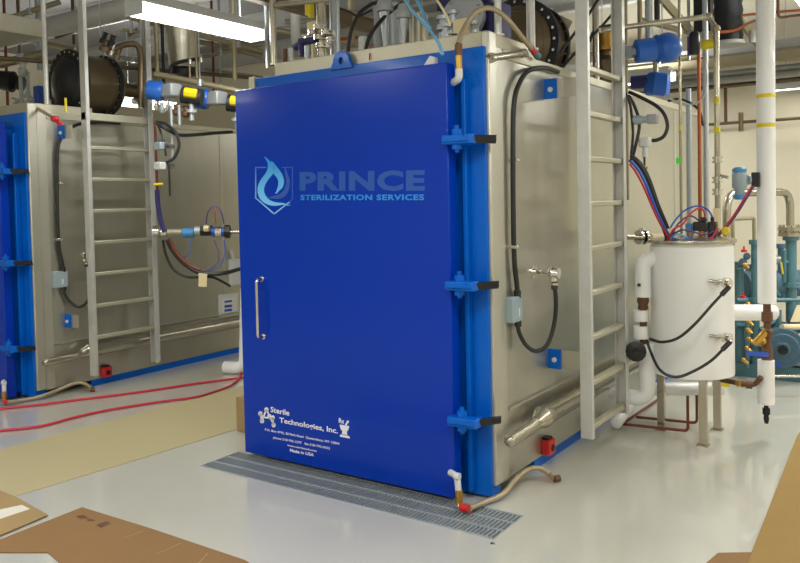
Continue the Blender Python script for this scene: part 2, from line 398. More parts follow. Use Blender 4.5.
# ------------------------------------------------------------------ lettering and marks on the main door
door = [o for o in bpy.data.objects if o.parent == ch and o.name == 'door'][0]
DY = 3.5855
def text_mesh(s, bold=0.0, space=1.0):
    c = bpy.data.curves.new('t', 'FONT'); c.body = s; c.offset = bold; c.space_character = space; c.resolution_u = 3
    o = bpy.data.objects.new('t', c); col.objects.link(o)
    dg = bpy.context.evaluated_depsgraph_get(); dg.update()
    me = bpy.data.meshes.new_from_object(o.evaluated_get(dg)); bpy.data.objects.remove(o)
    return me
def lettering(s, A, B, h, name, m, bold=0.02, space=1.0, lift=0.0008):
    """flat vinyl letters on the door from baseline A to baseline B (photo points on the door plane)"""
    me = text_mesh(s, bold, space)
    pa, pb = at(*A, Y=DY), at(*B, Y=DY); ph = at(A[0], A[1]-h, Y=DY)-pa
    x0 = min(v.co.x for v in me.vertices); x1 = max(v.co.x for v in me.vertices)
    cap = .73
    bm = bmesh.new(); bm.from_mesh(me)
    off = V(door['_o'])
    for v in bm.verts:
        p = pa+(pb-pa)*((v.co.x-x0)/(x1-x0))+ph*(v.co.y/cap); p.y = DY-lift; v.co = p-off
    bm.to_mesh(me); bm.free(); me.materials.clear(); me.materials.append(m)
    o = bpy.data.objects.new(name, me); col.objects.link(o); o.parent = door; o['_o'] = tuple(off); return o
def decal(polys, name, m, lift=.0008):
    mb_ = MB()
    for poly in polys: mb_.prism([at(x, y, Y=DY) for x, y in poly], (0, -lift, 0))
    return mb_.build(name, m, door)
def z1(pts): return [(240+x/6.6667, 150+y/6.6667) for x, y in pts]
def crp(pts, closed=True, n=4):
    P = pts; N = len(P); out = []
    for i in range(N if closed else N-1):
        a, b, c, d = [P[(i+k) % N] for k in (-1, 0, 1, 2)]
        for k in range(n):
            t = k/n
            out.append(tuple(.5*((2*b[j])+(c[j]-a[j])*t+(2*a[j]-5*b[j]+4*c[j]-d[j])*t*t+(3*b[j]-a[j]-3*c[j]+d[j])*t*t*t) for j in (0, 1)))
    return out
lettering('PRINCE', (299.7, 189.6), (424.9, 189.6), 17.6, 'logo_lettering', M_ghost, .045, 1.08)
lettering('STERILIZATION SERVICES', (300.6, 199.9), (424.3, 199.9), 5.1, 'services_lettering', M_sky, .035, 1.1)
# flame: outer contour walked down the left, inner contour back up
fl_out = [(168, 58), (184, 84), (187, 105), (180, 140), (160, 170), (135, 205), (119, 245), (119, 290), (136, 328), (172, 358), (225, 372), (285, 364), (333, 346)]
fl_in = [(285, 352), (240, 348), (200, 335), (172, 305), (160, 270), (168, 232), (190, 195), (222, 158), (244, 180), (256, 215), (252, 250), (232, 281), (262, 268), (284, 245), (293, 212), (287, 172), (262, 128), (225, 88)]
def band(outer, inner):
    n = 26
    def res(p):
        q = crp(p, False, 6)+[p[-1]]; L = [0]
        for a, b in zip(q, q[1:]): L.append(L[-1]+math.dist(a, b))
        r = []
        for k in range(n+1):
            s = L[-1]*k/n; i = max(j for j in range(len(L)) if L[j] <= s+1e-9); i = min(i, len(q)-2)
            t = (s-L[i])/max(1e-9, L[i+1]-L[i]); r.append((q[i][0]+(q[i+1][0]-q[i][0])*t, q[i][1]+(q[i+1][1]-q[i][1])*t))
        return r
    A, B = res(outer), res(inner)
    return [[A[i], A[i+1], B[i+1], B[i]] for i in range(n)]
flame = band([(168, 58), (184, 84), (187, 105), (180, 140), (160, 170), (135, 205), (119, 245), (119, 290), (136, 328), (172, 358), (225, 372), (285, 364), (333, 346)],
             [(168, 58), (205, 80), (228, 110), (232, 140), (222, 158), (190, 195), (168, 232), (160, 270), (172, 305), (200, 335), (240, 348), (285, 352), (333, 346)]) + \
        band([(205, 80), (250, 118), (280, 160), (293, 205), (286, 245), (262, 270), (232, 281)], [(222, 110), (220, 140), (230, 165), (250, 190), (256, 220), (250, 252), (232, 281)])
decal([z1(p) for p in flame], 'flame_emblem', M_flame)
sw = band([(285, 120), (318, 160), (333, 215), (322, 275), (290, 315), (235, 325), (185, 300)], [(285, 120), (302, 165), (308, 215), (295, 262), (265, 293), (225, 305), (185, 300)])
decal([z1(p) for p in sw], 'swoosh_emblem', M_ghost2)
def stroke(p, wd):
    out = []
    for a, b in zip(p, p[1:]):
        dx, dy = b[0]-a[0], b[1]-a[1]; L = math.hypot(dx, dy); nx, ny = -dy/L*wd/2, dx/L*wd/2; ex, ey = dx/L*wd/2, dy/L*wd/2
        out.append([(a[0]-ex+nx, a[1]-ey+ny), (b[0]+ex+nx, b[1]+ey+ny), (b[0]+ex-nx, b[1]+ey-ny), (a[0]-ex-nx, a[1]-ey-ny)])
    return out
decal([z1(p) for p in stroke([(170, 116), (105, 116), (105, 320), (228, 426), (326, 350)], 8)], 'shield_outline', M_shield)
decal([z1(p) for p in stroke([(282, 116), (350, 116), (350, 325), (332, 345)], 7)], 'shield_outline_right', M_ghost2)
# maker's lettering at the foot
lettering('Sterile', (270.6, 411.8), (289.4, 415.6), 5.4, 'maker_lettering', M_ltext, .02)
lettering('Technologies, Inc.', (279.4, 422.2), (338.0, 433.4), 5.2, 'maker_lettering', M_ltext, .02)
lettering('P.O. Box 4742, 20 Park Road  Queensbury, NY 12804', (265, 430.4), (339.5, 444.8), 2.2, 'address_lettering', M_ltext, .02)
lettering('phone 518-792-1577   fax 518-792-0022', (273.3, 438.4), (330, 449.4), 2.2, 'phone_lettering', M_ltext, .02)
lettering('www.steriletech.com', (287.3, 445.9), (316.6, 451.9), 2.0, 'web_lettering', M_ltext, .02)
lettering('Made in USA', (290, 451.4), (314, 456.4), 3.0, 'origin_lettering', M_ltext, .03)
def z2(x, y): return (250+x/7.27, 400+y/7.27)
def disc(cx, cy, rx, ry=None, n=16):
    ry = ry or rx; return [(cx+rx*math.cos(2*math.pi*k/n), cy+ry*math.sin(2*math.pi*k/n)) for k in range(n)]
nodes = [(75, 98), (120, 70), (88, 152), (165, 128), (172, 182), (140, 118)]
mol = [[z2(*p) for p in disc(x, y, 15, 17)] for x, y in nodes]
for a, b in ((75, 98, 120, 70), (120, 70, 88, 152), (120, 70, 140, 118), (140, 118, 172, 182), (75, 98, 88, 152), (165, 128, 172, 182), (88, 120, 150, 128)) and [((75, 98), (88, 152)), ((120, 70), (85, 155)), ((120, 70), (172, 180)), ((98, 125), (150, 132)), ((165, 128), (172, 182)), ((75, 98), (98, 125))]:
    mol += [[z2(*q) for q in s] for s in stroke([a, b], 11)]
decal(mol, 'molecule_emblem', M_ltext)
mor = [[z2(*p) for p in q] for q in ([(652, 178), (722, 190), (716, 215), (704, 232), (670, 226), (658, 206)], [(672, 226), (704, 232), (708, 255), (668, 248)], [(656, 250), (722, 262), (726, 280), (654, 266)],
       [(690, 182), (704, 152), (716, 156), (704, 186)])]+[[z2(*p) for p in disc(711, 158, 9, 10)]]
decal(mor, 'mortar_emblem', M_ltext)
lettering('Rx', z2(646, 164), z2(686, 172), 4.8, 'prescription_lettering', M_ltext, .03)

# ================================================================== LADDERS
def ladder(x0, x1, y0, y1, zb, zt, rungs, label, extra=True):
    t = thing('access_ladder', ((x0+x1)/2, (y0+y1)/2, zb), label, 'ladder', 'access ladders')
    for y, s in ((y0, 1), (y1, -1)):
        m = MB(); m.box(x0, x1, min(y, y+s*.008), max(y, y+s*.008), zb, zt)
        for xa in (x0, x1-.007): m.box(xa, xa+.007, min(y+s*.008, y+s*.055), max(y+s*.008, y+s*.035), zb, zt)
        m.build('rail', M_alu, t, .002)
    for z in rungs: MB().box(x0+.018, x1-.012, y0+.01, y1-.01, z-.016, z+.016).build('rung', M_rung, t, .006)
    return t
zr = [.228+.2695*i for i in range(9)]
lad = ladder(-1.797, -1.722, 4.50, 5.17, .17, 4.1, zr, 'tall aluminium ladder fixed to the side of the lettered chamber')
zr2 = [.483+.276*i for i in range(7)]
lad2 = ladder(-6.150, -6.075, 4.14, 4.84, .15, 4.1, zr2, 'aluminium ladder fixed to the side of the left chamber')
MB().bar((-6.12, 4.14, 2.409), (-6.12, 4.84, 2.409), .06, .06).build('top_bar', M_rung, lad2)

# ================================================================== SIDE FITTINGS REPEATED ON BOTH CHAMBERS
def both(o, l1, l2, group):
    o['label'] = l1; return copy_tree(o, OFF, l2, group=group)
SX = FX1+.004
# conduit from the top of the side panel down to the junction box
pts = [at(558, 72, X=SX+.02), at(545, 68, X=SX+.03), at(530, 70, X=SX+.04), at(520, 82, X=SX+.035), at(514, 105, X=SX+.03), at(513, 160, X=SX+.026), at(514, 250, X=SX+.026), at(517, 286, X=SX+.026), at(517.5, 299, X=SX+.026)]
t = thing('flexible_conduit', at(517, 299, X=SX+.02), None, 'conduit')
MB().tube(smooth(pts), .0145, 10).build('sheath', M_black, t)
for (x, y) in ((516, 160), (515.5, 247)):
    p = at(x-1, y, X=SX+.026); MB().box(SX-.002, SX+.048, p.y-.022, p.y+.022, p.z-.009, p.z+.009).build('pipe_clamp', M_chrome, t, .003)
p = at(517.3, 294, X=SX+.026); MB().cyl((p.x, p.y, p.z-.02), (p.x, p.y, p.z+.02), .021).build('gland', M_black, t)
both(t, 'black conduit running down the lettered chamber side to its junction box', 'black conduit running down the left chamber side to its junction box', 'black conduits')
# junction box + drooping cable + sensor head
a, b = at(512.5, 298, X=SX+.045), at(523.5, 320.5, X=SX+.045)
t = thing('junction_box', (SX+.025, (a.y+b.y)/2, b.z), None, 'junction box')
MB().box(SX-.002, SX+.045, a.y, b.y, b.z, a.z).build('box', M_jbox, t, .006)
m = MB()
m.box(SX+.045, SX+.048, (a.y+b.y)/2+.005, (a.y+b.y)/2+.02, b.z+.03, b.z+.075); m.build('box_label', M_lgrey, t)
both(t, 'pale grey junction box on the side of the lettered chamber', 'pale grey junction box on the side of the left chamber', 'junction boxes')
hd = at(553, 273, X=SX+.20)
pts = [at(518, 321, X=SX+.027), at(519, 332, X=SX+.03), at(526, 345, X=SX+.05), at(536, 351, X=SX+.09), at(547, 345, X=SX+.14), at(554, 325, X=SX+.17), at(556, 303, X=SX+.19), at(554.5, 284, X=SX+.2)]
t = thing('sensor_cable', pts[3], None, 'cable')
MB().tube(smooth(pts), .0125, 10).build('cable', M_black, t)
p = pts[0]; MB().cyl((p.x, p.y, p.z-.03), (p.x, p.y, p.z+.004), .020).build('gland', M_black, t)
p = pts[-1]; MB().cyl((p.x, p.y, p.z-.03), (p.x, p.y, p.z+.01), .019).build('connector', M_black, t)
MB().cyl((p.x, p.y, p.z-.006), (p.x, p.y, p.z+.006), .020).build('connector_ring', M_chrome, t)
both(t, 'black cable looping under the sensor on the lettered chamber', 'black cable looping under the sensor on the left chamber', 'sensor cables')
fp = at(533, 272, X=SX)
t = thing('level_sensor', (SX, fp.y, fp.z-.03), None, 'sensor')
m = MB(); m.lathe((SX-.001, fp.y, fp.z), (1, 0, 0), [(0, .038), (.008, .038), (.008, .02), (.03, .02)], 18); m.build('mounting_flange', M_chrome, t)
m = MB(); q = V(hd.x-.02, hd.y, hd.z+.004); m.lathe((SX+.02, fp.y, fp.z), V(q)-V(SX+.02, fp.y, fp.z), [(0, .010), (.05, .010), (.05, .016), (.07, .016), (.07, .010), ((V(q)-V(SX+.02, fp.y, fp.z)).length, .010)], 12); m.build('stem', M_pipe, t)
m = MB(); m.sph((hd.x, hd.y, hd.z), .034, (1, .9, 1.05)).cyl((hd.x, hd.y, hd.z), (hd.x+.035, hd.y, hd.z), .03).cyl((hd.x, hd.y, hd.z-.045), (hd.x, hd.y, hd.z), .02); m.build('head', M_chrome, t)
both(t, 'round metal sensor head standing off the side of the lettered chamber', 'round metal sensor head standing off the side of the left chamber', 'sensor heads')
# stainless side pipe (small, reducer, large)
e0 = at(509, 441, X=FX1+.075); zp = e0.z
t = thing('side_pipe', (FX1+.075, 5.5, zp-.05), None, 'pipe')
xx = FX1+.08
m = MB(); m.tube([(xx, e0.y, zp), (xx, e0.y+.02, zp), (xx, e0.y+.26, zp+.005), (xx, e0.y+.34, zp+.02)], .035, 16); m.sph((xx, e0.y+.005, zp), .0345); m.build('small_pipe', M_pipe, t)
m = MB(); m.tube([(xx, e0.y+.33, zp+.02), (xx, e0.y+.40, zp+.03), (xx, e0.y+.43, zp+.03), (xx, e0.y+.5, zp+.03), (xx, 8.45, zp+.03)], [.036, .060, .066, .056, .056], 18); m.build('large_pipe', M_pipe, t)
for y in (4.9, 6.4, 7.9): MB().box(FX1-.003, xx, y, y+.03, zp+.015, zp+.045).build('pipe_bracket', M_pipe, t)
both(t, 'horizontal stainless pipe low along the side of the lettered chamber', 'horizontal stainless pipe low along the side of the left chamber', 'low side pipes')
# bottom drain hose with elbow
pts = [at(471, 500, Z=.02), at(485, 502, Z=.022), at(503, 494, Z=.03), at(515, 480, Z=.05), at(527, 470, Z=.075), at(538, 468, Z=.08), at(548, 473, Z=.04), at(554, 479, Z=.022)]
pts[0] = V(-2.0, 3.50, .035)
t = thing('drain_hose', (-1.98, 3.6, 0), None, 'hose')
MB().tube(smooth(pts), [.015]*43, 10).build('braided_hose', M_braid, t)
ex = at(463, 474, Y=3.56)
el = fillet([(-2.15, 3.56, .178), (-2.09, 3.53, .178), (-2.075, 3.52, .06)], .05)
MB().tube(el, .017, 12).lathe((-2.085, 3.525, .178), (1, 0, 0), [(-.01, .020), (.012, .020)], 12).build('elbow', M_lgrey, t)
MB().cyl((-2.075, 3.52, .11), (-2.074, 3.519, .045), .019).build('brass_nipple', M_brass, t)
MB().cyl((-2.074, 3.519, .045), (-2.072, 3.515, .016), .015).sph((-2.07, 3.515, .026), .016).build('nipple_end', M_chrome, t)
MB().tube([(-2.06, 3.512, .026), (-2.0, 3.50, .033)], .020, 12).build('red_coupling', M_red, t)
pe = pts[-1]; MB().cyl(pe, V(pe)+V(.02, .03, 0), .019).build('hose_cap', M_rust, t)
both(t, 'braided drain hose on the floor at the lettered chamber corner', 'braided drain hose on the floor at the left chamber corner', 'drain hoses')
# red sensor box hanging at the skirt
p = at(549, 447, X=FX1+.03)
t = thing('red_alarm_box', (p.x, p.y, p.z-.05), None, 'alarm box')
MB().box(FX1-.003, p.x+.025, p.y-.045, p.y+.045, p.z-.042, p.z+.05).build('case', M_red, t, .008)
MB().lathe((p.x+.025, p.y, p.z), (1, 0, 0), [(0, .022), (.004, .022), (.004, .01), (.008, .01)], 14).build('dial', M_blackm, t)
MB().box(FX1-.003, p.x+.01, p.y-.03, p.y+.03, p.z+.05, p.z+.062).build('top_cap', M_blackm, t)
both(t, 'small red alarm box low on the side of the lettered chamber', 'small red alarm box low on the side of the left chamber', 'red alarm boxes')

# steam hose arching over the corner of the main unit
t = thing('steam_hose', (-2.05, 3.65, 2.2), 'braided metal hose arching over the top right corner of the lettered chamber', 'hose')
hp = [at(458.5, 44, Y=3.62), at(461, 36, Y=3.65), at(465, 27, Y=3.7), at(472, 16, Y=3.75), at(482, 9, Y=3.8), at(493, 9, Y=3.86), at(506, 18, Y=3.93), at(520, 34, Y=4.02), at(535, 52, Y=4.12)]
hp[-1] = at(535, 53, X=-1.96); hp[-2] = at(521, 36, X=-1.95)
MB().tube(smooth(hp), .0145, 10).build('braided_hose', M_braid, t)
q = hp[0]; MB().tube([q, q+V(0, 0, -.06)], .020, 12).build('hose_collar', M_rust, t)
MB().tube([q+V(0, 0, -.06), q+V(0, 0, -.13)], .018, 12).build('brass_nipple', M_brass, t)
MB().tube(fillet([q+V(0, 0, -.13), q+V(0, 0, -.18), q+V(-.055, .03, -.19)], .05), .020, 12).build('elbow', M_lgrey, t)
q = hp[-1]; q0 = hp[-2]; d = (q-q0).normalized(); MB().tube([q-d*.06, q-d*.01], .019, 12).build('red_coupling', M_redt, t)
MB().tube([q-d*.01, q+d*.05], .021, 12).build('green_coupling', M_teal, t)
s = at(490, 58, X=-1.975); e = at(524, 53, X=-1.975)
single(MB().tube([s, e], .020, 14).lathe(s, e-s, [(0, .028), (.02, .028)], 14).lathe(e, s-e, [(0, .026), (.03, .026)], 14), 'pipe_stub', M_pipe, 'short level stainless pipe stub under the arching metal hose', 'pipe stub')

# ================================================================== DRUM (exhaust vessel) ON EACH CHAMBER
def drum(cx, cy, cz, R_, L, neck, label, cover):
    t = thing('exhaust_drum', (cx, cy+.2, cz-R_), label, 'drum', 'bolted roof drums')
    c = V(cx, cy, cz)
    MB().lathe(c, (0, 1, 0), [(0, R_*.80), (0, R_), (.035, R_), (.035, R_*.9)], 40).build('front_flange', M_blackm, t)
    m = MB(); m.lathe(c+V(0, -.001, 0), (0, 1, 0), [(-.085, .01), (-.08, R_*.25), (-.06, R_*.5), (-.012, R_*.79), (-.006, R_*.82), (.004, R_*.82)], 40)
    for k in range(7): rr = R_*(.18+.09*k); m.lathe(c+V(0, -.078+.009*k, 0), (0, -1, 0), [(0, rr), (.008, rr-.006), (.008, rr-.02), (0, rr-.026)], 36)
    m.build('dished_cover', cover, t)
    for k in range(24):
        a = 2*math.pi*k/24; p = c+V(math.cos(a)*R_*.91, 0, math.sin(a)*R_*.91); MB().cyl(p, p+V(0, -.014, 0), .012, n=6).build('bolt', M_chrome, t)
    MB().lathe(c+V(0, .035, 0), (0, 1, 0), [(0, R_*.9), (L-.03, R_*.9), (L, R_*.86), (L+.06, R_*.45), (L+.08, R_*.22), (neck, R_*.22)], 40).build('shell', M_dark, t)
    MB().lathe(c+V(0, L-.05, 0), (0, 1, 0), [(0, R_*.97), (.04, R_*.97)], 40).build('rear_flange', M_blackm, t)
    for k in range(24):
        a = 2*math.pi*k/24; p = c+V(math.cos(a)*R_*.935, L-.05, math.sin(a)*R_*.935); MB().cyl(p, p+V(0, -.014, 0), .010, n=6).build('bolt', M_chrome, t)
    MB().lathe(c+V(0, neck, 0), (0, 1, 0), [(0, R_*.34), (.025, R_*.34)], 24).build('neck_flange', M_pipe, t)
    for yy in (.12, L-.12): MB().box(cx-.16, cx+.16, cy+yy, cy+yy+.03, TOP, cz-R_*.6).build('saddle', M_blackm, t)
    return t
c_ = at(516, 44, D=6.0); drum(c_.x, c_.y, c_.z, .345, .26, .6, 'dark bolted drum on the roof of the lettered chamber', M_dark)
c_ = at(67, 83, D=7.2); drum(c_.x, c_.y, c_.z, .305, .40, .78, 'dark bolted drum on the roof of the left chamber', M_blackm)

# ================================================================== POSTS ON THE ROOFS
def pole(px0, py0, Yp, r, m, name, label, cat='pipe', top=ZC, bottom=None, X=None, group=None, bands=None):
    p = at(px0, py0, X=X) if X is not None else at(px0, py0, Y=Yp)
    b = p.z if bottom is None else bottom
    t = thing(name, (p.x, p.y, b), label, cat, group)
    MB().cyl((p.x, p.y, b), (p.x, p.y, top), r, n=14).build('tube', m, t)
    MB().lathe((p.x, p.y, b), (0, 0, 1), [(0, r*1.7), (.012, r*1.7), (.012, r*1.05)], 14).build('foot_flange', m, t)
    for bz in (bands or []): MB().cyl((p.x, p.y, bz-.012), (p.x, p.y, bz+.012), r*1.06, n=14).build('band', M_yel, t)
    return t, p
DK = TOP+.075
pole(274, 63, 3.83, .021, M_pipe, 'support_post', 'grey steel post on the roof deck at the left end of the lettered chamber', 'post', bottom=DK)
pole(531, 41, None, .027, M_alu, 'support_post', 'white steel post on the roof deck just left of the black bolted ring', 'post', X=-2.07, bottom=DK)
pole(498, 28, None, .021, M_alu, 'support_post', 'white steel post rising from the front right corner of the lettered chamber', 'post', X=-2.03, bottom=DK)
pole(47, 108, None, .022, M_alu, 'support_post', 'steel post on the left chamber roof in front of the black drum', 'post', X=-6.38, bottom=TOP)
single(MB().tube([at(276, 5, Y=3.83), at(330, -1, Y=3.83)], .018, 12), 'guard_rail', M_pipe, 'level pipe rail joined to the top of the left roof post', 'rail')
# ================================================================== FLOOR GRATE
t = thing('drain_grate', (-2.79, 3.467, 0), 'galvanised bar grate over the floor drain in front of the lettered door', 'grate')
m = MB()
for y in (GY0+.004, GY0+.11, GY0+.22, GY1-.004): m.box(GX0+.002, GX1-.002, y-.005, y+.005, -.03, .004)
m.build('bearing_bars', M_grate, t)
m = MB(); n = 88
for i in range(n+1):
    x = GX0+.004+(GX1-GX0-.008)*i/n; m.box(x-.003, x+.003, GY0+.004, GY1-.004, -.024, .001)
m.build('cross_bars', M_grate, t)
p = at(492.6, 544, Z=0)
single(MB().lathe((p.x, p.y, 0), (0, 0, 1), [(0, .012), (.004, .011), (.006, .006)], 16), 'floor_plug', M_chrome, 'tiny shiny floor plug in front of the grate right end', 'floor plug')

# ================================================================== FLOOR SHEETS AND HOSES
def sheet(pts, z0, th, name, m, label, cat='cardboard sheet'):
    P = [at(x, y, Z=z0) for x, y in pts]; return single(MB().prism(P, (0, 0, th)), name, m, label, cat)
sheet([(-60, 470), (0, 450), (120, 418), (242, 386), (300, 370), (330, 400), (238, 429), (120, 465), (18.6, 495.5), (-60, 519)], .001, .002, 'floor_paper', M_kraft, 'long strip of beige protective paper laid on the floor', 'floor paper')
lab = sheet([(-40, 480), (0, 491), (16, 497.5), (48, 515.5), (0, 536), (-60, 556)], .006, .005, 'cardboard_sheet', M_tan, 'small tan cardboard piece with a white label at the left edge')
MB().prism([at(x, y, Z=.0115) for x, y in ((-12, 512), (22, 505), (30, 509), (0, 519), (-12, 522))], (0, 0, .001)).build('paper_label', M_tape, lab)
c2 = sheet([(-14, 546), (82, 508), (150, 529), (245, 561), (262, 572), (250, 590), (90, 590), (48, 553), (-10, 553)], .002, .005, 'cardboard_sheet', M_card, 'flattened brown cardboard box lying in the bottom left foreground')
m = MB()
for a, b in (((124, 538), (143, 531)), ((157, 554), (181, 543)), ((196, 566), (208, 553))):
    A, B = at(*a, Z=.0073), at(*b, Z=.0073); m.bar(A, B, .006, .0012)
m.build('fold_crease', M_tan, c2)
for q in (((76, 516), (84, 515), (89, 518), (80, 519)), ((86, 519), (93, 519), (95, 521), (88, 521)), ((96, 525), (106, 521), (111, 523), (101, 528))): MB().prism([at(x, y, Z=.0072) for x, y in q], (0, 0, .0006)).build('printed_mark', M_rust, c2)
sheet([(800, 432), (797, 437), (752, 552), (748, 562), (760, 640), (1000, 640), (1000, 432)], .001, .005, 'cardboard_sheet', M_cardy, 'golden cardboard sheet lying on the floor at the right edge')
c4 = sheet([(718, 553.5), (707, 563), (690, 585), (742, 585), (752, 553)], .002, .004, 'cardboard_sheet', M_card, 'small scrap of brown cardboard at the bottom right beside the golden sheet')
rh = [(-40, 435), (0, 430.6), (41, 426), (72, 418), (103, 411), (135, 405.5), (166, 401), (190, 398), (207, 394), (232, 384.6), (241, 373.5), (243, 362), (256, 352)]
single(MB().tube(smooth([at(x, y, Z=.0135) for x, y in rh]), .010, 8), 'air_hose', M_rhose, 'red air hose across the beige paper, nearer of the two', 'hose', 'red air hoses')
rh = [(-40, 412), (0, 408.6), (40, 404.5), (83, 399), (124, 394), (160, 389), (200, 383), (242, 377.6), (262, 373)]
single(MB().tube(smooth([at(x, y, Z=.0135) for x, y in rh]), .010, 8), 'air_hose', M_rhose, 'red air hose lying farther back, straighter of the two', 'hose', 'red air hoses')
a = at(237, 431, Z=0)
t = thing('cardboard_box', (a.x+.2, a.y+.05, 0), 'low cardboard box showing behind the left edge of the lettered door', 'box')
zt = at(237, 397, Y=a.y).z
MB().box(a.x, a.x+.24, a.y, a.y+.3, .003, zt-.004).build('carton', M_tan, t)
MB().box(a.x-.002, a.x+.242, a.y+.145, a.y+.155, zt-.004, zt).build('flap_seam', M_card, t)

# ================================================================== WHITE TANK
TC = V(-1.387, 5.465, 0); TR = .264; TZ0, TZ1 = .425, 1.300
t = thing('storage_tank', TC, 'white cylindrical tank on steel legs right of the ladder', 'tank')
MB().lathe(TC+V(0, 0, TZ0), (0, 0, 1), [(0, TR-.02), (.008, TR), (TZ1-TZ0-.02, TR), (TZ1-TZ0-.02, TR-.01), (TZ1-TZ0, TR-.01)], 56).build('jacket', M_tank, t)
MB().lathe(TC+V(0, 0, TZ1), (0, 0, 1), [(0, TR+.015), (.012, TR+.018), (.022, TR+.015), (.03, TR*.9), (.045, TR*.5)], 56).build('lid', M_pipe, t)
for p in (at(703, 446, Z=0), at(717, 430, Z=0), at(661, 430, Z=0)):
    q = (V(p.x, p.y, 0)-V(TC.x, TC.y, 0)); 
    MB().box(p.x-.024, p.x+.024, p.y-.006, p.y+.035, .008, TZ0+.01).build('leg', M_pipe, t, .003)
    MB().box(p.x-.036, p.x+.036, p.y-.025, p.y+.05, 0, .008).build('foot_plate', M_pipe, t)
for (x, y) in ((731, 285), (731, 340)):
    u = V(.80, -.60, 0).normalized(); zc = at(x-5, y-3, D=5.05).z; b0 = V(TC.x, TC.y, zc)+u*(TR-.003)
    g = MB().lathe(b0, u, [(0, .022), (.01, .022), (.01, .012), (.05, .012), (.05, .034), (.085, .034), (.085, .022), (.10, .022)], 18).build('sensor_fitting', M_chrome, t)
    MB().cyl(b0+u*.067+V(-.10, -.02, .012), b0+u*.067, .010).build('side_stub', M_pipe, g)
# bottom manifold, dark outlet
# two black sensor cables
for pts_, l in (([(727, 289, 4.93), (712, 305, 4.93), (695, 324, 4.92), (678, 338, 4.95), (662, 342, 5.0), (650, 339, 5.1)], 'upper black cable slung across the white tank'),
              ([(728, 344, 4.93), (712, 360, 4.93), (694, 371, 4.92), (676, 377, 4.92), (660, 370, 4.97), (650, 350, 5.1), (647, 340, 5.12)], 'lower black cable slung across the white tank')):
    P = [at(x, y, D=d) for x, y, d in pts_]
    t2 = thing('sensor_cable', P[-1], l, 'cable', 'tank cables')
    MB().tube(smooth(P), .0095, 8).build('cable', M_black, t2)
    d = (P[1]-P[0]).normalized(); MB().tube([P[0]-d*.02, P[0]+d*.05], .016, 10).build('connector', M_black, t2)
    MB().tube([P[0]-d*.03, P[0]-d*.018], .014, 10).build('connector_ring', M_chrome, t2)

# ================================================================== WHITE INSULATED PIPES BY THE TANK
def pipe_thing(name, label, pts, r, m, cat='pipe', fil=.06, group=None, n=14, parts=()):
    t = thing(name, V(pts[0]), label, cat, group)
    MB().tube(fillet(pts, fil) if len(pts) > 2 else pts, r, n).build('tube', m, t)
    for pn, pb, pm in parts: pb.build(pn, pm, t)
    return t
D1 = 5.30
A = at(660, 247+12, D=D1); B = at(643, 259, D=D1); Cc = at(643, 297, D=D1)
pipe_thing('insulated_pipe', 'white insulated elbow pipe coming out of the tank beside the ladder', [V(B.x+.12, B.y+.09, B.z), B, Cc], .052, M_white, fil=.09,
    parts=[('screw_cap', MB().lathe(at(639, 285, D=D1-.05), at(639, 285, D=D1-.1)-at(639, 285, D=D1), [(0, .012), (.01, .012)], 10), M_blackm)])
for (ya, yb, l) in ((310, 321, 'short upper white insulation collar between the black valves'), (326, 338.5, 'short lower white insulation collar above the black handwheel')):
    a, b = at(640.5, ya, D=D1), at(640.5, yb, D=D1); b = V(a.x, a.y, b.z)
    single(MB().cyl(a, b, .047), 'insulation_collar', M_white, l, 'pipe collar')
a, b = at(638, 296, D=D1), at(640, 312, D=D1)
t = thing('tank_valve', (Cc.x, Cc.y, at(640, 356, D=D1).z), 'black valve with round handwheel in the white pipe left of the tank', 'valve')
MB().cyl(V(Cc.x, Cc.y, Cc.z+.01), V(Cc.x, Cc.y, at(640, 356, D=D1).z), .024).lathe((Cc.x, Cc.y, Cc.z-.0), (0, 0, -1), [(0, .036), (.03, .04), (.05, .03), (.08, .036)], 16).build('body', M_rust, t)
hw = at(636, 351, D=D1-.08); u = (CAM-hw).normalized(); u.z = 0
MB().lathe(hw, u, [(-.06, .02), (-.02, .022), (-.02, .055), (-.01, .066), (.03, .066), (.04, .05), (.042, .02), (.06, .018)], 14).build('handwheel', M_black, t)
P = [V(Cc.x+.01, Cc.y+.02, at(645, 344, D=D1).z), V(Cc.x+.02, Cc.y+.02, at(646, 400, D=D1).z), at(622, 399, D=5.1)]
P[2] = V(P[1].x-.26, P[1].y-.02, P[1].z)
pipe_thing('insulated_pipe', 'white insulated pipe turning down to the floor level behind the ladder foot', P, .052, M_white, fil=.09)
za = at(690, 390, D=5.6).z
pipe_thing('insulated_pipe', 'level white insulated pipe under the tank', [at(652, 389, D=5.62), at(722, 389, D=5.62)], .046, M_white)
b1, b2 = at(712, 384.5, D=5.55), at(730, 384.5, D=5.55)
pass
single(MB().bar(b1, b2, .004, .03), 'warning_strip', M_yel, 'yellow marking strip on the white pipe under the tank', 'marking')
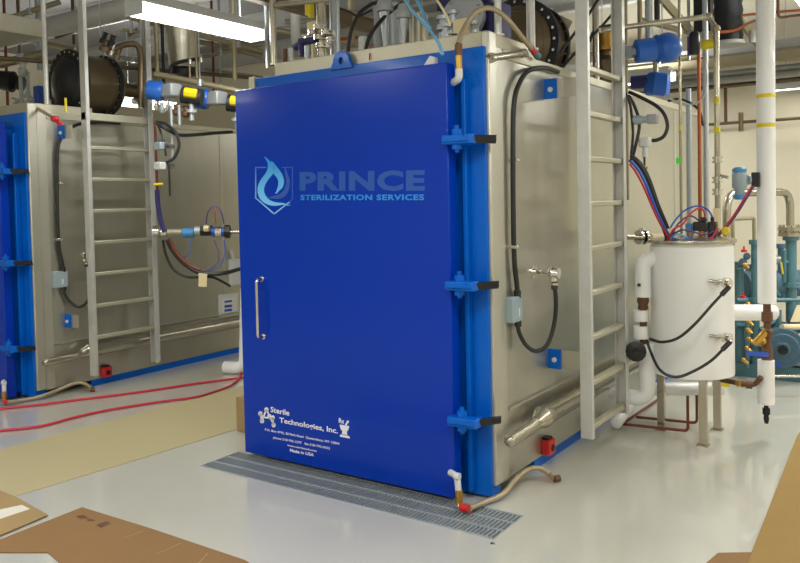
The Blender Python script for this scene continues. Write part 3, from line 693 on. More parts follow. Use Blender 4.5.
# copper floor tubes
z0 = .03
cpt = [at(623, 424, Z=.03), at(688, 431, Z=.03)]
cpt.append(V(cpt[1].x, cpt[1].y, at(690, 395, D=5.35).z))
pipe_thing('copper_tube', 'reddish copper tube on the floor under the tank, nearer run', cpt, .010, M_rcop, fil=.03, n=10)
cpt = [at(636, 417, Z=.03), at(697, 423, Z=.03)]; cpt.append(V(cpt[1].x, cpt[1].y, at(697, 392, D=5.6).z))
pipe_thing('copper_tube', 'reddish copper tube on the floor under the tank, farther run', cpt, .010, M_rcop, fil=.03, n=10)
a, b = at(622, 424, Z=.03), at(668, 393, Z=.03)
pipe_thing('copper_tube', 'reddish copper tube running back along the floor from the ladder foot', [a, b], .010, M_rcop, n=10)
pf = at(660.5, 429, Z=0)
a = at(616, 423, Z=.06)
single(MB().cyl(a, V(a.x+.05, a.y+.42, .20), .04, .032).sph(a, .040), 'insulated_pipe_end', M_white, 'white rounded pipe end just behind the ladder foot', 'pipe')

# ================================================================== RIGHT: BIG WHITE VERTICAL PIPE, VALVES, DROP LEG
D2 = 5.2
pt, pb = at(764.5, 0, D=D2), at(767, 303, D=D2); cxp, cyp = pb.x, pb.y
t = thing('insulated_riser', (cxp, cyp, pb.z), 'tall white vertical pipe with yellow bands at the right', 'pipe')
MB().cyl((cxp, cyp, pb.z), (cxp, cyp, ZC), .057, n=28).build('jacket', M_white, t)
for y in (97, 126): z = at(766, y, D=D2).z; MB().cyl((cxp, cyp, z-.012), (cxp, cyp, z+.012), .0585, n=28).build('yellow_band', M_yel, t)
vb = at(767, 361, D=D2).z
t = thing('riser_valve', (cxp, cyp, vb), 'rusty brown valve and strainer below the tall white pipe', 'valve')
MB().lathe((cxp, cyp, pb.z), (0, 0, -1), [(0, .024), (.06, .024), (.06, .034), (.12, .036), (.13, .022), (.17, .022), (.18, .034), (.22, .03), (.24, .02), (.28, .026), (.31, .034), (pb.z-vb, .034)], 18).build('body', M_rust, t)
MB().cyl((cxp, cyp, vb+.20), (cxp-.06, cyp-.08, vb+.12), .024).sph((cxp-.03, cyp-.03, vb+.13), .033).build('strainer_leg', M_brass, t)
MB().bar((cxp+.01, cyp-.03, vb+.045), at(747, 353, D=D2-.05), .014, .03).build('blue_lever', M_bluet, t)
a, b = at(766, 360, D=D2), at(766, 404, D=D2)
t = thing('insulated_drop', (a.x, a.y, b.z), 'short white insulated pipe piece hanging under the brown valve', 'pipe')
MB().cyl((a.x, a.y, a.z), (a.x, a.y, b.z), .052, n=24).build('jacket', M_white, t)
v = at(765, 424, D=D2).z
t2 = thing('drip_valve', (a.x, a.y, v), 'small dark drip valve below the hanging white insulated piece', 'valve')
MB().lathe((a.x, a.y, b.z), (0, 0, -1), [(0, .014), (.03, .014), (.03, .024), (.07, .024), (.07, .014), (.10, .018), (b.z-v, .012)], 12).build('body', M_blackm, t2)
MB().bar((a.x, a.y, b.z-.04), (a.x+.01, a.y-.05, b.z-.0), .008, .016).build('lever', M_blackm, t2)
q = at(761, 377, D=D2-.06); q2 = at(742, 384, D=D2); q3 = at(733, 382, D=D2+.1)
pipe_thing('drain_branch', 'brown pipe branch from the hanging white piece toward the tank base', [q, at(755, 385, D=D2-.02), q2, q3, at(722, 380, D=D2+.2)], .017, M_rust, fil=.03,
    parts=[('union', MB().cyl(at(752, 385, D=D2-.01), at(746, 384.5, D=D2), .026), M_rust), ('brass_union', MB().cyl(at(742, 384, D=D2), at(738, 383.4, D=D2+.04), .022), M_brass)])
pipe_thing('level_pipe', 'thin shiny level pipe running right behind the hanging white piece', [at(772, 376, D=6.3), at(815, 376, D=6.3)], .011, M_chrome)
a, b = at(731, 312.5, D=5.6), at(771, 312.5, D=5.6)
pipe_thing('insulated_pipe', 'level white insulated pipe between the tank and the tall white pipe', [a, b], .057, M_white, parts=[('end_cap', MB().lathe(b, b-a, [(0, .055), (.03, .05), (.045, .03)], 24), M_white)], n=24)
# sensor transmitter beside the riser
t = thing('flow_transmitter', at(740, 204, D=5.2), 'blue and white transmitter clamped beside the tall white pipe', 'transmitter')
c = at(739.5, 185, D=5.15)
MB().lathe(c+V(0, 0, -.095), (0, 0, 1), [(0, .028), (.02, .042), (.032, .042)], 20).build('lower_cap', M_lblue, t)
MB().lathe(c+V(0, 0, -.063), (0, 0, 1), [(0, .030), (.03, .03), (.05, .046), (.13, .046), (.145, .04)], 20).build('housing', M_jbox, t)
MB().lathe(c+V(0, 0, .08), (0, 0, 1), [(0, .040), (.006, .044), (.022, .044), (.035, .03)], 20).build('upper_cap', M_lblue, t)
e = at(752, 180, D=5.17); MB().cyl(c, e, .018).cyl(at(748, 180, D=5.16), at(750, 180, D=5.16), .03).build('neck', M_jbox, t)
e1 = at(757, 180, D=5.16); MB().box(e1.x-.03, e1.x+.02, e1.y-.03, e1.y+.02, e1.z-.045, e1.z+.05).build('clamp_block', M_blackm, t, .005)
for dx, m_ in ((0, M_redt), (2.2, M_violet)):
    single(MB().tube(smooth([at(752+dx, 186, D=5.12), at(744+dx, 199, D=5.12), at(732+dx, 218, D=5.2), at(722+dx, 230, D=5.25), at(716+dx, 236, D=5.3)]), .006, 6), 'signal_tube', m_,
        ('red' if dx == 0 else 'violet')+' thin tube slanting from the blue transmitter to the tank top', 'tube')

# ================================================================== VERTICAL PIPES BEHIND THE TANK
def vpole(x, ya, yb, D, r, m, name, label, bands=(), clamps=()):
    p = at(x, yb, D=D); q = at(x, ya, D=D); t = thing(name, p, label, 'pipe', 'vertical pipes behind the tank')
    MB().cyl(p, (p.x, p.y, q.z if ya > 0 else ZC), r, n=12).build('tube', m, t)
    for y in bands: z = at(x, y, D=D).z; MB().cyl((p.x, p.y, z-.02), (p.x, p.y, z+.02), r*1.12, n=12).build('band', M_yel, t)
    for y in clamps: z = at(x, y, D=D).z; MB().lathe((p.x, p.y, z-.02), (0, 0, 1), [(0, r*1.3), (.0, r*2.1), (.012, r*2.1), (.012, r*1.4), (.028, r*1.4), (.028, r*2.1), (.04, r*2.1)], 14).build('clamp_union', M_chrome, t)
    return t
t = vpole(681.5, 0, 242, 5.55, .010, M_pipe, 'steel_tube', 'thin stainless vertical tube, leftmost above the tank', (128,))
vpole(691, 90, 376, 5.9, .020, M_galv, 'conduit_pipe', 'pale galvanised vertical conduit left of the copper tube', (), ())
vpole(701.5, 55, 376, 5.75, .013, M_copper, 'copper_pipe', 'copper vertical tube between two pale conduits')
vpole(708, 0, 376, 5.8, .020, M_galv, 'conduit_pipe', 'pale galvanised vertical conduit right of the copper tube', ())
a = [at(-10+635, 26, D=5.35), at(712, 17, D=5.5), at(718, 26, D=5.5)]
zt = at(717, 17, D=5.5).z; pz = at(718, 243, D=5.5)
t = thing('steel_pipe_run', pz, 'stainless pipe crossing above the blue actuator and turning down to the tank', 'pipe')
run = [at(600, 30.5, D=5.3), at(708, 16.5, D=5.5), V(pz.x, pz.y, zt-.11), pz]
run[2] = V(pz.x, pz.y, at(718, 30, D=5.5).z)
MB().tube(fillet(run, .04), .019, 14).build('tube', M_pipe, t)
for c in (run[1], run[2]): MB().sph(c, .027).build('elbow_fitting', M_strut, t)
for y in (101, 130): z = at(718, y, D=5.5).z; MB().cyl((pz.x, pz.y, z-.02), (pz.x, pz.y, z+.02), .021).build('band', M_yel, t)
for y, m_ in ((160, M_chrome), (180, M_chrome), (192, M_chrome)):
    z = at(718, y, D=5.5).z; MB().lathe((pz.x, pz.y, z-.022), (0, 0, 1), [(0, .036), (.014, .036), (.014, .026), (.03, .026), (.03, .036), (.044, .036)], 16).build('clamp_union', m_, t)
z = at(718, 175, D=5.5); MB().bar(z, z+V(.07, -.02, -.02), .02, .02).build('union_lever', M_chrome, t)

# steam loop of bare stainless into the pump skid
z = 1.63
run = [at(724, 243, D=6.3), at(728, 215, D=6.4), at(738, 192, D=6.6), at(786, 193, D=7.0), at(791, 235, D=7.0)]
run = [V(*at(727, 245, D=6.5)), None, None, None]
p0 = at(727, 245, D=6.5); p1 = V(p0.x, p0.y, at(730, 193, D=6.5).z); p2 = at(790, 192.5, D=7.0); p3 = V(p2.x, p2.y, at(790, 226, D=7.0).z)
p2.z = p1.z
t = thing('steam_loop', p3, 'wide stainless pipe bending over behind the tall white pipe into the pump skid', 'pipe')
MB().tube(fillet([p0, p1, p2, p3], .16, 8), .034, 16).build('tube', M_pipe, t)
MB().lathe(p3+V(0, 0, -.09), (0, 0, 1), [(0, .10), (.03, .10), (.03, .06), (.05, .06), (.05, .10), (.08, .10), (.08, .04)], 24).bolts(p3+V(0, 0, -.09), (0, 0, 1), .085, .009, .10, 8).build('bolted_flange', M_pipe, t)
p0 = at(733, 245, D=6.9); p1 = V(p0.x, p0.y, at(734, 219, D=6.9).z); p2 = at(754, 218, D=7.05); p3b = V(p2.x, p2.y, at(754, 244, D=7.05).z); p2.z = p1.z
single(MB().tube(fillet([p0, p1, p2, p3b], .02), .016, 10), 'square_pipe_loop', M_strut, 'small square beige pipe loop above the teal pumps', 'pipe')

# ================================================================== TEAL PUMP SKID
t = thing('pump_skid', (-1.2, 7.9, 0), 'teal vacuum pump skid with motors and pipework behind the white tank', 'pump')
SD = 7.0
def w(x, y, d=SD): return at(x, y, D=d)
m = MB(); b = w(735, 371); m.box(-1.95, .15, 7.45, 8.6, .04, .12).box(-1.96, .16, 7.44, 7.54, .001, .12).box(-1.96, .16, 8.52, 8.62, .001, .12); m.build('skid_base', M_teal, t)
def vcyl(x, ya, yb, r, m_, name, d=SD, fl=()):
    a, b = w(x, ya, d), w(x, yb, d); k = MB(); k.cyl((a.x, a.y, b.z), a, r, n=20)
    for f in fl: z = w(x, f, d).z; k.lathe((a.x, a.y, z-.02), (0, 0, 1), [(0, r*1.5), (.04, r*1.5)], 20)
    return k.build(name, m_, t)
vcyl(755, 240, 368, .034, M_teal, 'separator_column', 6.95, (242, 300))
vcyl(791, 236, 322, .046, M_teal, 'discharge_pipe', 7.0, (238, 285))
vcyl(739, 262, 366, .040, M_teal, 'inlet_pipe', 7.05, (264, 320))
vcyl(781, 244, 300, .030, M_teald, 'rear_pipe', 7.5, (246,))
vcyl(779, 310, 372, .022, M_teal, 'strut_leg', 6.9)
vcyl(747, 318, 368, .020, M_teal, 'strut_leg', 6.9)
k = MB(); a, b = w(740, 285, 7.4), w(800, 283, 7.7); k.tube([a, b], .13, 24); k.lathe(w(752, 284, 7.4), b-a, [(0, .15), (.04, .15)], 24).lathe(w(785, 284, 7.6), b-a, [(0, .15), (.04, .15)], 24)
k.build('separator_tank', M_teald, t)
k = MB(); a, b = w(736, 345, 7.4), w(775, 345, 7.5); k.tube([a, b], .14, 24); k.lathe(w(745, 345, 7.4), b-a, [(0, .165), (.03, .165)], 24).lathe(w(760, 345, 7.45), b-a, [(0, .165), (.03, .165)], 24); k.build('pump_casing', M_teal, t)
mc = w(783, 349, 6.65); u = (CAM-mc); u.z = 0; u.normalize()
k = MB(); k.lathe(mc-u*.55, u, [(0, .15), (.50, .15), (.50, .165), (.53, .165), (.53, .13), (.55, .12), (.55, .06), (.58, .055), (.59, .02)], 28); k.bolts(mc, u, .10, .010, .012, 8); k.build('motor', M_teald, t)
k = MB(); k.lathe(mc+u*.035, u, [(0, .042), (.02, .04), (.02, .012), (.04, .012)], 16); k.build('motor_hub', M_blackm, t)
k = MB(); a = w(790, 300, 6.9); k.box(a.x-.05, a.x+.5, a.y+.15, a.y+.5, a.z-.30, a.z-.05); k.build('gearbox', M_teal, t, .02)
k = MB(); k.tube(fillet([w(744, 300, 7), w(762, 305, 7), w(775, 322, 7.0), w(775, 345, 7.0)], .08), .030, 14).build('crossover_pipe', M_teal, t)
k = MB(); k.tube([w(782, 327, 6.8), w(815, 327, 6.95)], .026, 12).tube([w(782, 335, 6.8), w(815, 335, 6.95)], .014, 10).build('suction_tube', M_tag, t)
k = MB(); k.prism([w(790, 322, 6.75), w(797, 322, 6.75), w(797, 305, 6.75)], V(.02, .03, 0)).build('cast_rib', M_tag, t)
k = MB(); k.tube([w(793, 356, 6.8), w(815, 357, 6.95)], .018, 10).build('drain_tube', M_tag, t)
for (x, y) in ((749, 322), (748, 330), (749, 339), (747, 348), (744, 360), (748, 304), (745, 265)): q = w(x, y, 6.8); MB().sph(q, .022).cyl(q, V(q.x+.03, q.y, q.z-.03), .016).build('brass_valve', M_brass, t)
for (x, y) in ((743, 298), (744, 252)): q = w(x, y, 6.8); MB().lathe(q, (0, 0, 1), [(0, .024), (.02, .024), (.02, .008), (.05, .008)], 12).build('red_handle', M_red, t)
q0, q1 = w(781, 262, 6.85), w(783, 274, 6.85); MB().bar(q0, q1, .012, .012).build('yellow_lever', M_yel, t)
q = w(780, 258, 6.85); MB().cyl(q, w(775, 258, 6.85), .02).build('gauge_fitting', M_chrome, t)
k = MB(); a = w(773, 363, 6.7); k.box(a.x-.02, a.x+.07, a.y, a.y+.05, a.z-.03, a.z+.06); k.build('blue_switch', M_bluet, t, .008)
for i, (xa, ya, xb, yb) in enumerate(((736, 268, 753, 266), (736, 300, 752, 301), (760, 262, 789, 262), (770, 300, 800, 300), (736, 325, 750, 326), (760, 330, 780, 318), (784, 250, 784, 282), (762, 275, 779, 296))):
    MB().tube([w(xa, ya, 6.95), w(xb, yb, 7.0)], .020, 10).build('tie_pipe', M_teal, t)
k = MB()
for (x, y, r) in ((743, 262, .035), (747, 256, .03), (763, 260, .03), (795, 318, .05), (770, 340, .045), (760, 312, .04), (797, 340, .06)):
    q = w(x, y, 6.95); MB().lathe(q, u, [(0, r), (.05, r), (.05, r*.5), (.07, r*.5)], 16).build('valve_body', M_teald, t)

# ================================================================== VALVE STATION RIGHT OF THE LADDER
def actuator(cxy, D, L, r, name, label, m_=M_act, ang=0, dome=True, group='blue valve actuators', cap=False, flip=1):
    c = at(*cxy, D=D); a = (at(cxy[0]+10, cxy[1]-10*math.tan(R(ang)), D=D)-c).normalized()*flip
    t = thing(name, c-V(0, 0, r), label, 'valve actuator', group)
    MB().lathe(c-a*L*.5, a, [(0, r*.7), (.012, r*.92), (L*.45, r*.92), (L*.45, r*1.0), (L*.5, r*1.12)], 24).build('body', m_, t)
    MB().sph(c+a*L*.22, r*1.12, (1.05, 1.05, 1.05), 24).build('dome', m_, t)
    MB().bolts(c+a*L*.22, V(0, 0, 1).cross(a), r*.8, .012, r*1.0, 6).build('bolts', M_chrome, t)
    MB().cyl(c-a*L*.5-a*.09, c-a*L*.5, r*.35).box(*[v for k in range(3) for v in ((c-a*L*.5-a*.05)[k]-r*.45, (c-a*L*.5-a*.05)[k]+r*.45)]).build('coupling', M_grey, t)
    return t
actuator((657, 49), 5.3, .30, .085, 'valve_actuator', 'large blue actuator with domed end right of the ladder top', ang=7)
t = thing('valve_actuator', at(655, 97, D=5.9), 'blue boxy actuator just below the large domed one', 'valve actuator', 'blue valve actuators')
c = at(656, 84, D=5.9); MB().lathe(c+V(.0, 0, -.09), (.15, 0, 1), [(0, .075), (.02, .095), (.15, .09), (.17, .07)], 6).build('body', M_act, t)
c2_ = at(638, 82, D=5.95); MB().cyl(c2_+V(-.05, 0, 0), c2_+V(.08, .02, 0), .05).build('side_motor', M_indigo, t)
MB().cyl(c, c+V(0, 0, .22), .02).build('stem', M_pipe, t)
# black control block with yellow knob
t = thing('solenoid_block', at(694, 55, D=5.5), 'black solenoid block with violet side hanging under the crossing pipe', 'solenoid')
a = at(694.5, 43.5, D=5.5); MB().lathe(a+V(0, 0, -.075), (0, 0, 1), [(0, .03), (.01, .036), (.14, .036), (.155, .025)], 12).build('block', M_black, t)
MB().box(a.x-.045, a.x-.03, a.y-.02, a.y+.02, a.z-.08, a.z+.05).build('side_strip', M_violet, t)
a = at(708, 44.5, D=5.5)
single(MB().lathe(a+V(-.04, -.01, 0), (1, .2, 0), [(0, .028), (.015, .034), (.06, .034), (.08, .028)], 16), 'yellow_actuator_cap', M_yel, 'yellow indicator cap beside the black solenoid block', 'indicator cap')
# pneumatic connector boxes and black cable loop
t = thing('cable_connector', at(645, 127, D=5.1), 'pale grey plug box beside the ladder rail, upper one', 'connector', 'plug boxes')
a = at(641, 120, D=5.1); MB().lathe(a+V(-.05, -.02, 0), (1, .2, 0), [(0, .02), (.01, .03), (.06, .03), (.06, .022), (.09, .022)], 14).build('barrel', M_jbox, t)
a = at(653, 119, D=5.1); MB().box(a.x-.035, a.x+.03, a.y-.03, a.y+.03, a.z-.03, a.z+.03).build('plug', M_grey, t, .006)
t = thing('cable_connector', at(645, 170, D=5.1), 'white plug box beside the ladder rail, lower one', 'connector', 'plug boxes')
a = at(645, 143, D=5.1); MB().box(a.x-.035, a.x+.035, a.y-.03, a.y+.03, a.z-.03, a.z+.035).build('housing', M_lgrey, t, .012)
MB().cyl(a+V(0, 0, -.03), a+V(0, 0, -.09), .017).build('stem', M_lgrey, t)
MB().cyl(a+V(-.005, 0, -.09), a+V(-.005, 0, -.15), .007).build('black_lead', M_black, t)
b = at(645, 168, D=5.1); MB().box(b.x-.02, b.x+.02, b.y-.01, b.y+.01, b.z-.006, b.z+.008).build('yellow_clip', M_yel, t)
def cable(pts, r, m_, label, name='cable', cat='cable', group=None, n=8):
    return single(MB().tube(smooth([at(x, y, D=d) for x, y, d in pts]), r, n), name, m_, label, cat, group)
cable([(629, 92, 5.3), (640, 97, 5.25), (655, 105, 5.2), (664, 114, 5.1), (667.5, 126, 5.1), (664, 136, 5.1), (657, 140, 5.1), (652, 140.5, 5.1)], .012, M_black, 'black cable looping round to the white plug box by the ladder')
cable([(629, 96, 5.3), (634, 105, 5.15), (638.5, 118, 5.1), (639, 130, 5.1), (635, 148, 5.1), (632, 160, 5.05)], .011, M_black, 'black cable dropping behind the ladder rail beside the upper plug box')
cable([(625, 92, 5.3), (630, 104, 5.15), (632, 120, 5.1), (633, 135, 5.1), (631, 158, 5.05)], .009, M_black, 'thin black cable hugging the far ladder rail')
cable([(631, 158, 5.05), (640, 166, 5.05), (648, 182, 5.08), (656, 205, 5.15), (664, 224, 5.25), (669, 238, 5.3)], .026, M_black, 'thick black cable bundle slanting down to the tank top')
cable([(631, 161, 5.0), (639, 171, 5.02), (647, 187, 5.04), (655, 208, 5.1), (663, 225, 5.2), (670, 237, 5.25)], .010, M_bluet, 'blue tube on the black bundle slanting to the tank top')
cable([(630, 164, 5.0), (637, 174, 5.02), (645, 190, 5.04), (654, 211, 5.1), (662, 227, 5.2), (669, 238, 5.22)], .007, M_redt, 'red tube on the black bundle slanting to the tank top')
cable([(668, 98, 5.6), (680, 103, 5.6), (694, 104, 5.6), (704, 96, 5.6), (707, 80, 5.6), (706, 66, 5.6)], .006, M_galv, 'thin grey tube looping under the blue boxy actuator')
cable([(668, 101, 5.7), (680, 99, 5.7), (692, 104, 5.7), (700, 112, 5.7), (703, 126, 5.7)], .009, M_black, 'black cable dropping beside the copper tube')
# stub valve with flanges from chamber side toward tank
a, b = at(626, 237, D=5.45), at(667, 238, D=5.6)
t = thing('side_valve', a, 'short flanged stainless pipe leaving the chamber side at tank top height', 'valve')
MB().tube([a, b], .020, 14).build('tube', M_pipe, t)
d = (b-a).normalized()
for x_, L in ((638, .02), (643, .02)): p = at(x_, 237.3, D=5.48); MB().lathe(p, d, [(0, .05), (L, .05)], 20).build('flange', M_chrome, t)
p = at(641, 228, D=5.48); MB().cyl(p, p+V(0, 0, -.1), .013).build('valve_stem', M_chrome, t)
MB().tube([at(650, 238, D=5.5), at(662, 238, D=5.55)], .030, 14).build('sleeve', M_tag, t)

# tank top jumble
TT = TZ1+.045
def on(px, D): p = at(px, 243, D=D); return V(p.x, p.y, TZ1+.04)
t = thing('solenoid_valve', on(690, 5.25), 'blue solenoid valve standing on the tank lid', 'solenoid')
p = on(690, 5.25); MB().cyl(p, p+V(0, 0, .03), .022).build('base', M_brass, t); MB().box(p.x-.025, p.x+.02, p.y-.02, p.y+.02, p.z+.03, p.z+.09).build('coil', M_lblue, t, .005)
t = thing('solenoid_valve', on(702, 5.2), 'wide black solenoid valve standing on the tank lid', 'solenoid')
p = on(702, 5.2); MB().cyl(p, p+V(0, 0, .04), .018).build('base', M_brass, t); MB().box(p.x-.05, p.x+.04, p.y-.03, p.y+.03, p.z+.04, p.z+.10).box(p.x-.005, p.x+.03, p.y-.02, p.y+.02, p.z+.10, p.z+.13).build('coil', M_black, t, .006)
t = thing('solenoid_valve', on(712, 5.2), 'tall black solenoid valve at the right of the tank lid', 'solenoid')
p = on(712.5, 5.2); MB().box(p.x-.025, p.x+.028, p.y-.03, p.y+.03, p.z-.005, p.z+.10).cyl(p+V(0, 0, .1), p+V(0, 0, .13), .012).build('coil', M_black, t, .006)
p = at(725, 231, D=5.2); single(MB().lathe(p+V(-.0, .02, 0), u, [(-.04, .012), (-.02, .012), (-.02, .026), (.01, .026), (.015, .02)], 16), 'tank_gauge', M_yel, 'round yellow knob at the right of the tank lid', 'knob')
single(MB().prism([at(667, 229, D=5.22), at(671, 228, D=5.22), at(677, 238, D=5.2), at(676, 243, D=5.2), at(670, 243, D=5.2), at(671, 236, D=5.2)], V(.004, .006, 0)), 'paper_tag', M_tag, 'cream tag curling beside the cable bundle on the tank lid', 'tag', 'cream paper tags')
single(MB().prism([at(713, 208, D=5.42), at(719, 208, D=5.42), at(720, 228, D=5.42), at(713, 228, D=5.42)], V(.004, .006, 0)), 'paper_tag', M_tag, 'cream tag hanging on the stainless pipe above the tank lid', 'tag', 'cream paper tags')
single(MB().prism([at(676, 158, D=5.5), at(680, 157, D=5.5), at(680, 164, D=5.5), at(676, 164, D=5.5)], V(.003, .004, 0)), 'green_tag', M_green, 'small bright green tag on the leftmost thin tube', 'tag')
loops = [([(668, 232, 5.25), (674, 222, 5.25), (684, 211, 5.25), (697, 206, 5.25), (708, 210, 5.25), (713, 220, 5.25), (712, 229, 5.2)], M_bluet, 'blue tube arching highest over the tank lid'),
         ([(671, 238, 5.2), (678, 224, 5.2), (690, 216, 5.2), (700, 222, 5.2), (706, 232, 5.2)], M_violet, 'violet tube arching low over the tank lid'),
         ([(670, 236, 5.22), (682, 230, 5.15), (694, 232, 5.15), (704, 235, 5.15), (714, 231, 5.15)], M_violet, 'violet tube lying across the tank lid'),
         ([(668, 240, 5.2), (674, 229, 5.15), (683, 224, 5.15), (690, 214, 5.18), (700, 208, 5.2), (705, 215, 5.2), (703, 226, 5.2)], M_redt, 'red tube looping over the tank lid'),
         ([(672, 238, 5.15), (680, 240, 5.12), (688, 238, 5.12), (694, 233, 5.12)], M_bluet, 'blue tube lying at the front of the tank lid'),
         ([(670, 240, 5.18), (676, 234, 5.12), (684, 236, 5.12), (692, 241, 5.12)], M_cyant, 'pale blue tube lying at the front of the tank lid'),
         ([(704, 238, 5.15), (712, 237, 5.12), (717, 228, 5.15)], M_redt, 'short red tube beside the black solenoid')]
for pts_, m_, l in loops: cable(pts_, .006, m_, l, 'pneumatic_tube', 'tube', n=6)

# ================================================================== ROOF EQUIPMENT OF THE MAIN CHAMBER
# valve manifold left of the lug
t = thing('valve_manifold', at(318, 52, Y=4.15), 'silver clamp valve manifold on the roof left of the lifting lug', 'valve')
yv = 4.15; zd = TOP+.075
b = at(322, 45, Y=yv)
MB().cyl((b.x, yv, zd), (b.x, yv, ZC), .034, n=18).build('riser', M_pipe, t)
b2 = at(334, 45, Y=yv+.1); MB().cyl((b2.x, b2.y, zd), (b2.x, b2.y, ZC), .026, n=16).build('second_riser', M_galv, t)
k = MB()
for (x, y, r) in ((313, 33, .035), (320, 38, .045), (327, 33, .04), (320, 28, .045), (309, 40, .03), (331, 40, .03), (322, 46, .04), (328, 46, .03)):
    q = at(x, y, Y=yv-.03); k.lathe(q+V(0, 0, -.012), (0, 0, 1), [(0, r), (.01, r), (.01, r*.7), (.02, r*.7), (.02, r), (.03, r)], 16)
k.tube([at(303, 38, Y=yv-.02), at(334, 33, Y=yv-.02)], .018, 12).build('clamp_fittings', M_chrome, t)
k = MB()
for (xa, ya, xb, yb) in ((295, 48, 303, 42), (300, 42, 315, 40), (303, 56, 301, 45)): k.tube([at(xa, ya, Y=yv-.05), at(xb, yb, Y=yv-.05)], .024, 10)
k.build('dark_valve', M_indigo, t)
for x, yb_, l, m_ in ((285, 62, 'short brown stub pipe on the roof, nearest the left post', M_rust), (291, 61, 'short white stub pipe on the roof beside the left post', M_lgrey), (307, 59, 'short grey stub pipe on the roof left of the manifold', M_galv)):
    b = at(x, yb_, Y=3.95); zz = at(x, yb_-13, Y=3.95).z
    single(MB().cyl((b.x, b.y, DK), (b.x, b.y, zz), .016), 'stub_pipe', m_, l, 'pipe')
b = at(339, 40, Y=3.95); single(MB().cyl((b.x, b.y, DK), (b.x, b.y, ZC), .009), 'steel_tube', M_galv, 'thin grey tube rising just behind the lifting lug', 'pipe')
b = at(307, 40, Y=4.37); single(MB().box(b.x, b.x+.10, b.y, b.y+.08, at(307, 41, Y=4.37).z, at(307, 22, Y=4.37).z).bar((b.x+.05, b.y+.01, TOP+.07), (b.x+.05, b.y+.01, b.z), .03, .02), 'control_box', M_tag, 'beige control box on the roof behind the silver manifold', 'control box', bevel=.006)
b = at(311, 9, Y=4.3); single(MB().cyl(b+V(0, 0, -.06), b+V(0, 0, .07), .022).cyl(b+V(-.03, 0, -.04), b+V(-.03, 0, .3), .02), 'yellow_valve_handle', M_yel, 'small yellow handle hanging above the silver manifold', 'valve handle')
cable([(348, 54, 4.75), (349, 42, 4.78), (352, 28, 4.8), (360, 13, 4.85), (370, 5, 4.9), (380, 1, 4.95), (395, -8, 5)], .012, M_black, 'black cable arching up from the roof right of the lifting lug')
cable([(366, 49, 4.72), (369, 38, 4.75), (378, 24, 4.8), (390, 12, 4.85), (402, 3, 4.9)], .012, M_black, 'second black cable arching up behind the grey regulators')
cable([(339, 8, 5.2), (350, 12, 5.2), (358, 16, 5.2), (372, 10, 5.2)], .007, M_black, 'thin black cable sagging between roof pipes')
a = at(357.5, 36, Y=4.0); b = at(365, 51, Y=4.0); single(MB().box(a.x, b.x, 4.0, 4.05, DK, a.z), 'white_canister', M_lgrey, 'small cream canister on the roof between the two black cables', 'canister', bevel=.012)
single(MB().tube(smooth([at(371, 46, Y=3.85), at(370.5, 50, Y=3.80), at(369.6, 55, Y=3.765), at(369.5, 60, Y=3.765)]), .004, 6), 'red_wire', M_redt, 'thin red wire hanging over the roof deck edge', 'wire')
def regulator(x, yt, yb, yd, label, sc_=1.0, Y_=4.0):
    b = at(x, yb, Y=Y_); t = thing('pressure_regulator', (b.x, Y_, DK), label, 'regulator', 'grey regulators')
    zt_ = at(x, yt, Y=Y_).z; zm = at(x, yd, Y=Y_).z
    MB().lathe((b.x, Y_, zm), (0, 0, 1), [(0, .02*sc_), (.004, .052*sc_), (.03, .056*sc_), (.045, .05*sc_), (zt_-zm, .03*sc_)], 20).build('bonnet', M_grey, t)
    MB().lathe((b.x, Y_, DK), (0, 0, 1), [(0, .03*sc_), (.02, .03*sc_), (.02, .014*sc_), (.06, .014*sc_), (zm-DK, .034*sc_)], 18).build('stem', M_galv, t)
    return t
regulator(385.5, -4, 47, 12, 'grey domed regulator on the roof, left of the pair')
regulator(404, 4, 45, 19, 'grey domed regulator on the roof, right of the pair', .85)
b = at(379, 48, Y=4.2); single(MB().cyl((b.x, b.y, TOP), (b.x, b.y, ZC), .030, n=14), 'steel_pipe', M_grey, 'grey vertical pipe just left of the grey regulators', 'pipe')
b = at(396, 46, Y=4.25); single(MB().cyl((b.x, b.y, TOP), (b.x, b.y, at(396, 4, Y=4.25).z), .045, n=18), 'grey_cylinder', M_galv, 'upright grey cylinder between the two regulators', 'cylinder')
for i, x in enumerate((413, 419, 425)):
    b = at(x, 44, Y=4.1); single(MB().cyl((b.x, b.y, TOP), (b.x, b.y, at(x, 12+i*2, Y=4.1).z), .022, n=14).sph((b.x, b.y, at(x, 12+i*2, Y=4.1).z), .021), 'air_filter', M_rung, ('left', 'middle', 'right')[i]+' one of three upright dull green filters on the roof', 'filter')
cable([(403, -8, 4.35), (410, 8, 4.3), (424, 24, 4.25), (434, 36, 4.18), (440, 46, 4.12), (443, 55, 4.1)], .008, M_cyant, 'pale blue tube dropping to the door top corner', 'air_tube', 'tube')
cable([(400, -8, 4.4), (412, 10, 4.35), (423, 21, 4.3), (430, 30, 4.25), (437, 42, 4.2), (441, 53, 4.12)], .007, M_lgrey, 'whitish tube beside the pale blue tube at the door top corner', 'air_tube', 'tube')
cable([(414, -6, 4.5), (421, 8, 4.45), (425, 18, 4.4), (430, 28, 4.3)], .010, M_cyant, 'short blue tube behind the whitish tube', 'air_tube', 'tube')
cable([(435, -3, 4.4), (442, 8, 4.35), (447, 17, 4.3), (450, 26, 4.3)], .007, M_tag, 'cream tube bending into the roof valve group', 'air_tube', 'tube')
t = thing('valve_group', (at(455, 40, Y=3.98).x, 3.98, DK), 'grey clustered valve body with round flange at the roof corner', 'valve')
yq = 3.98
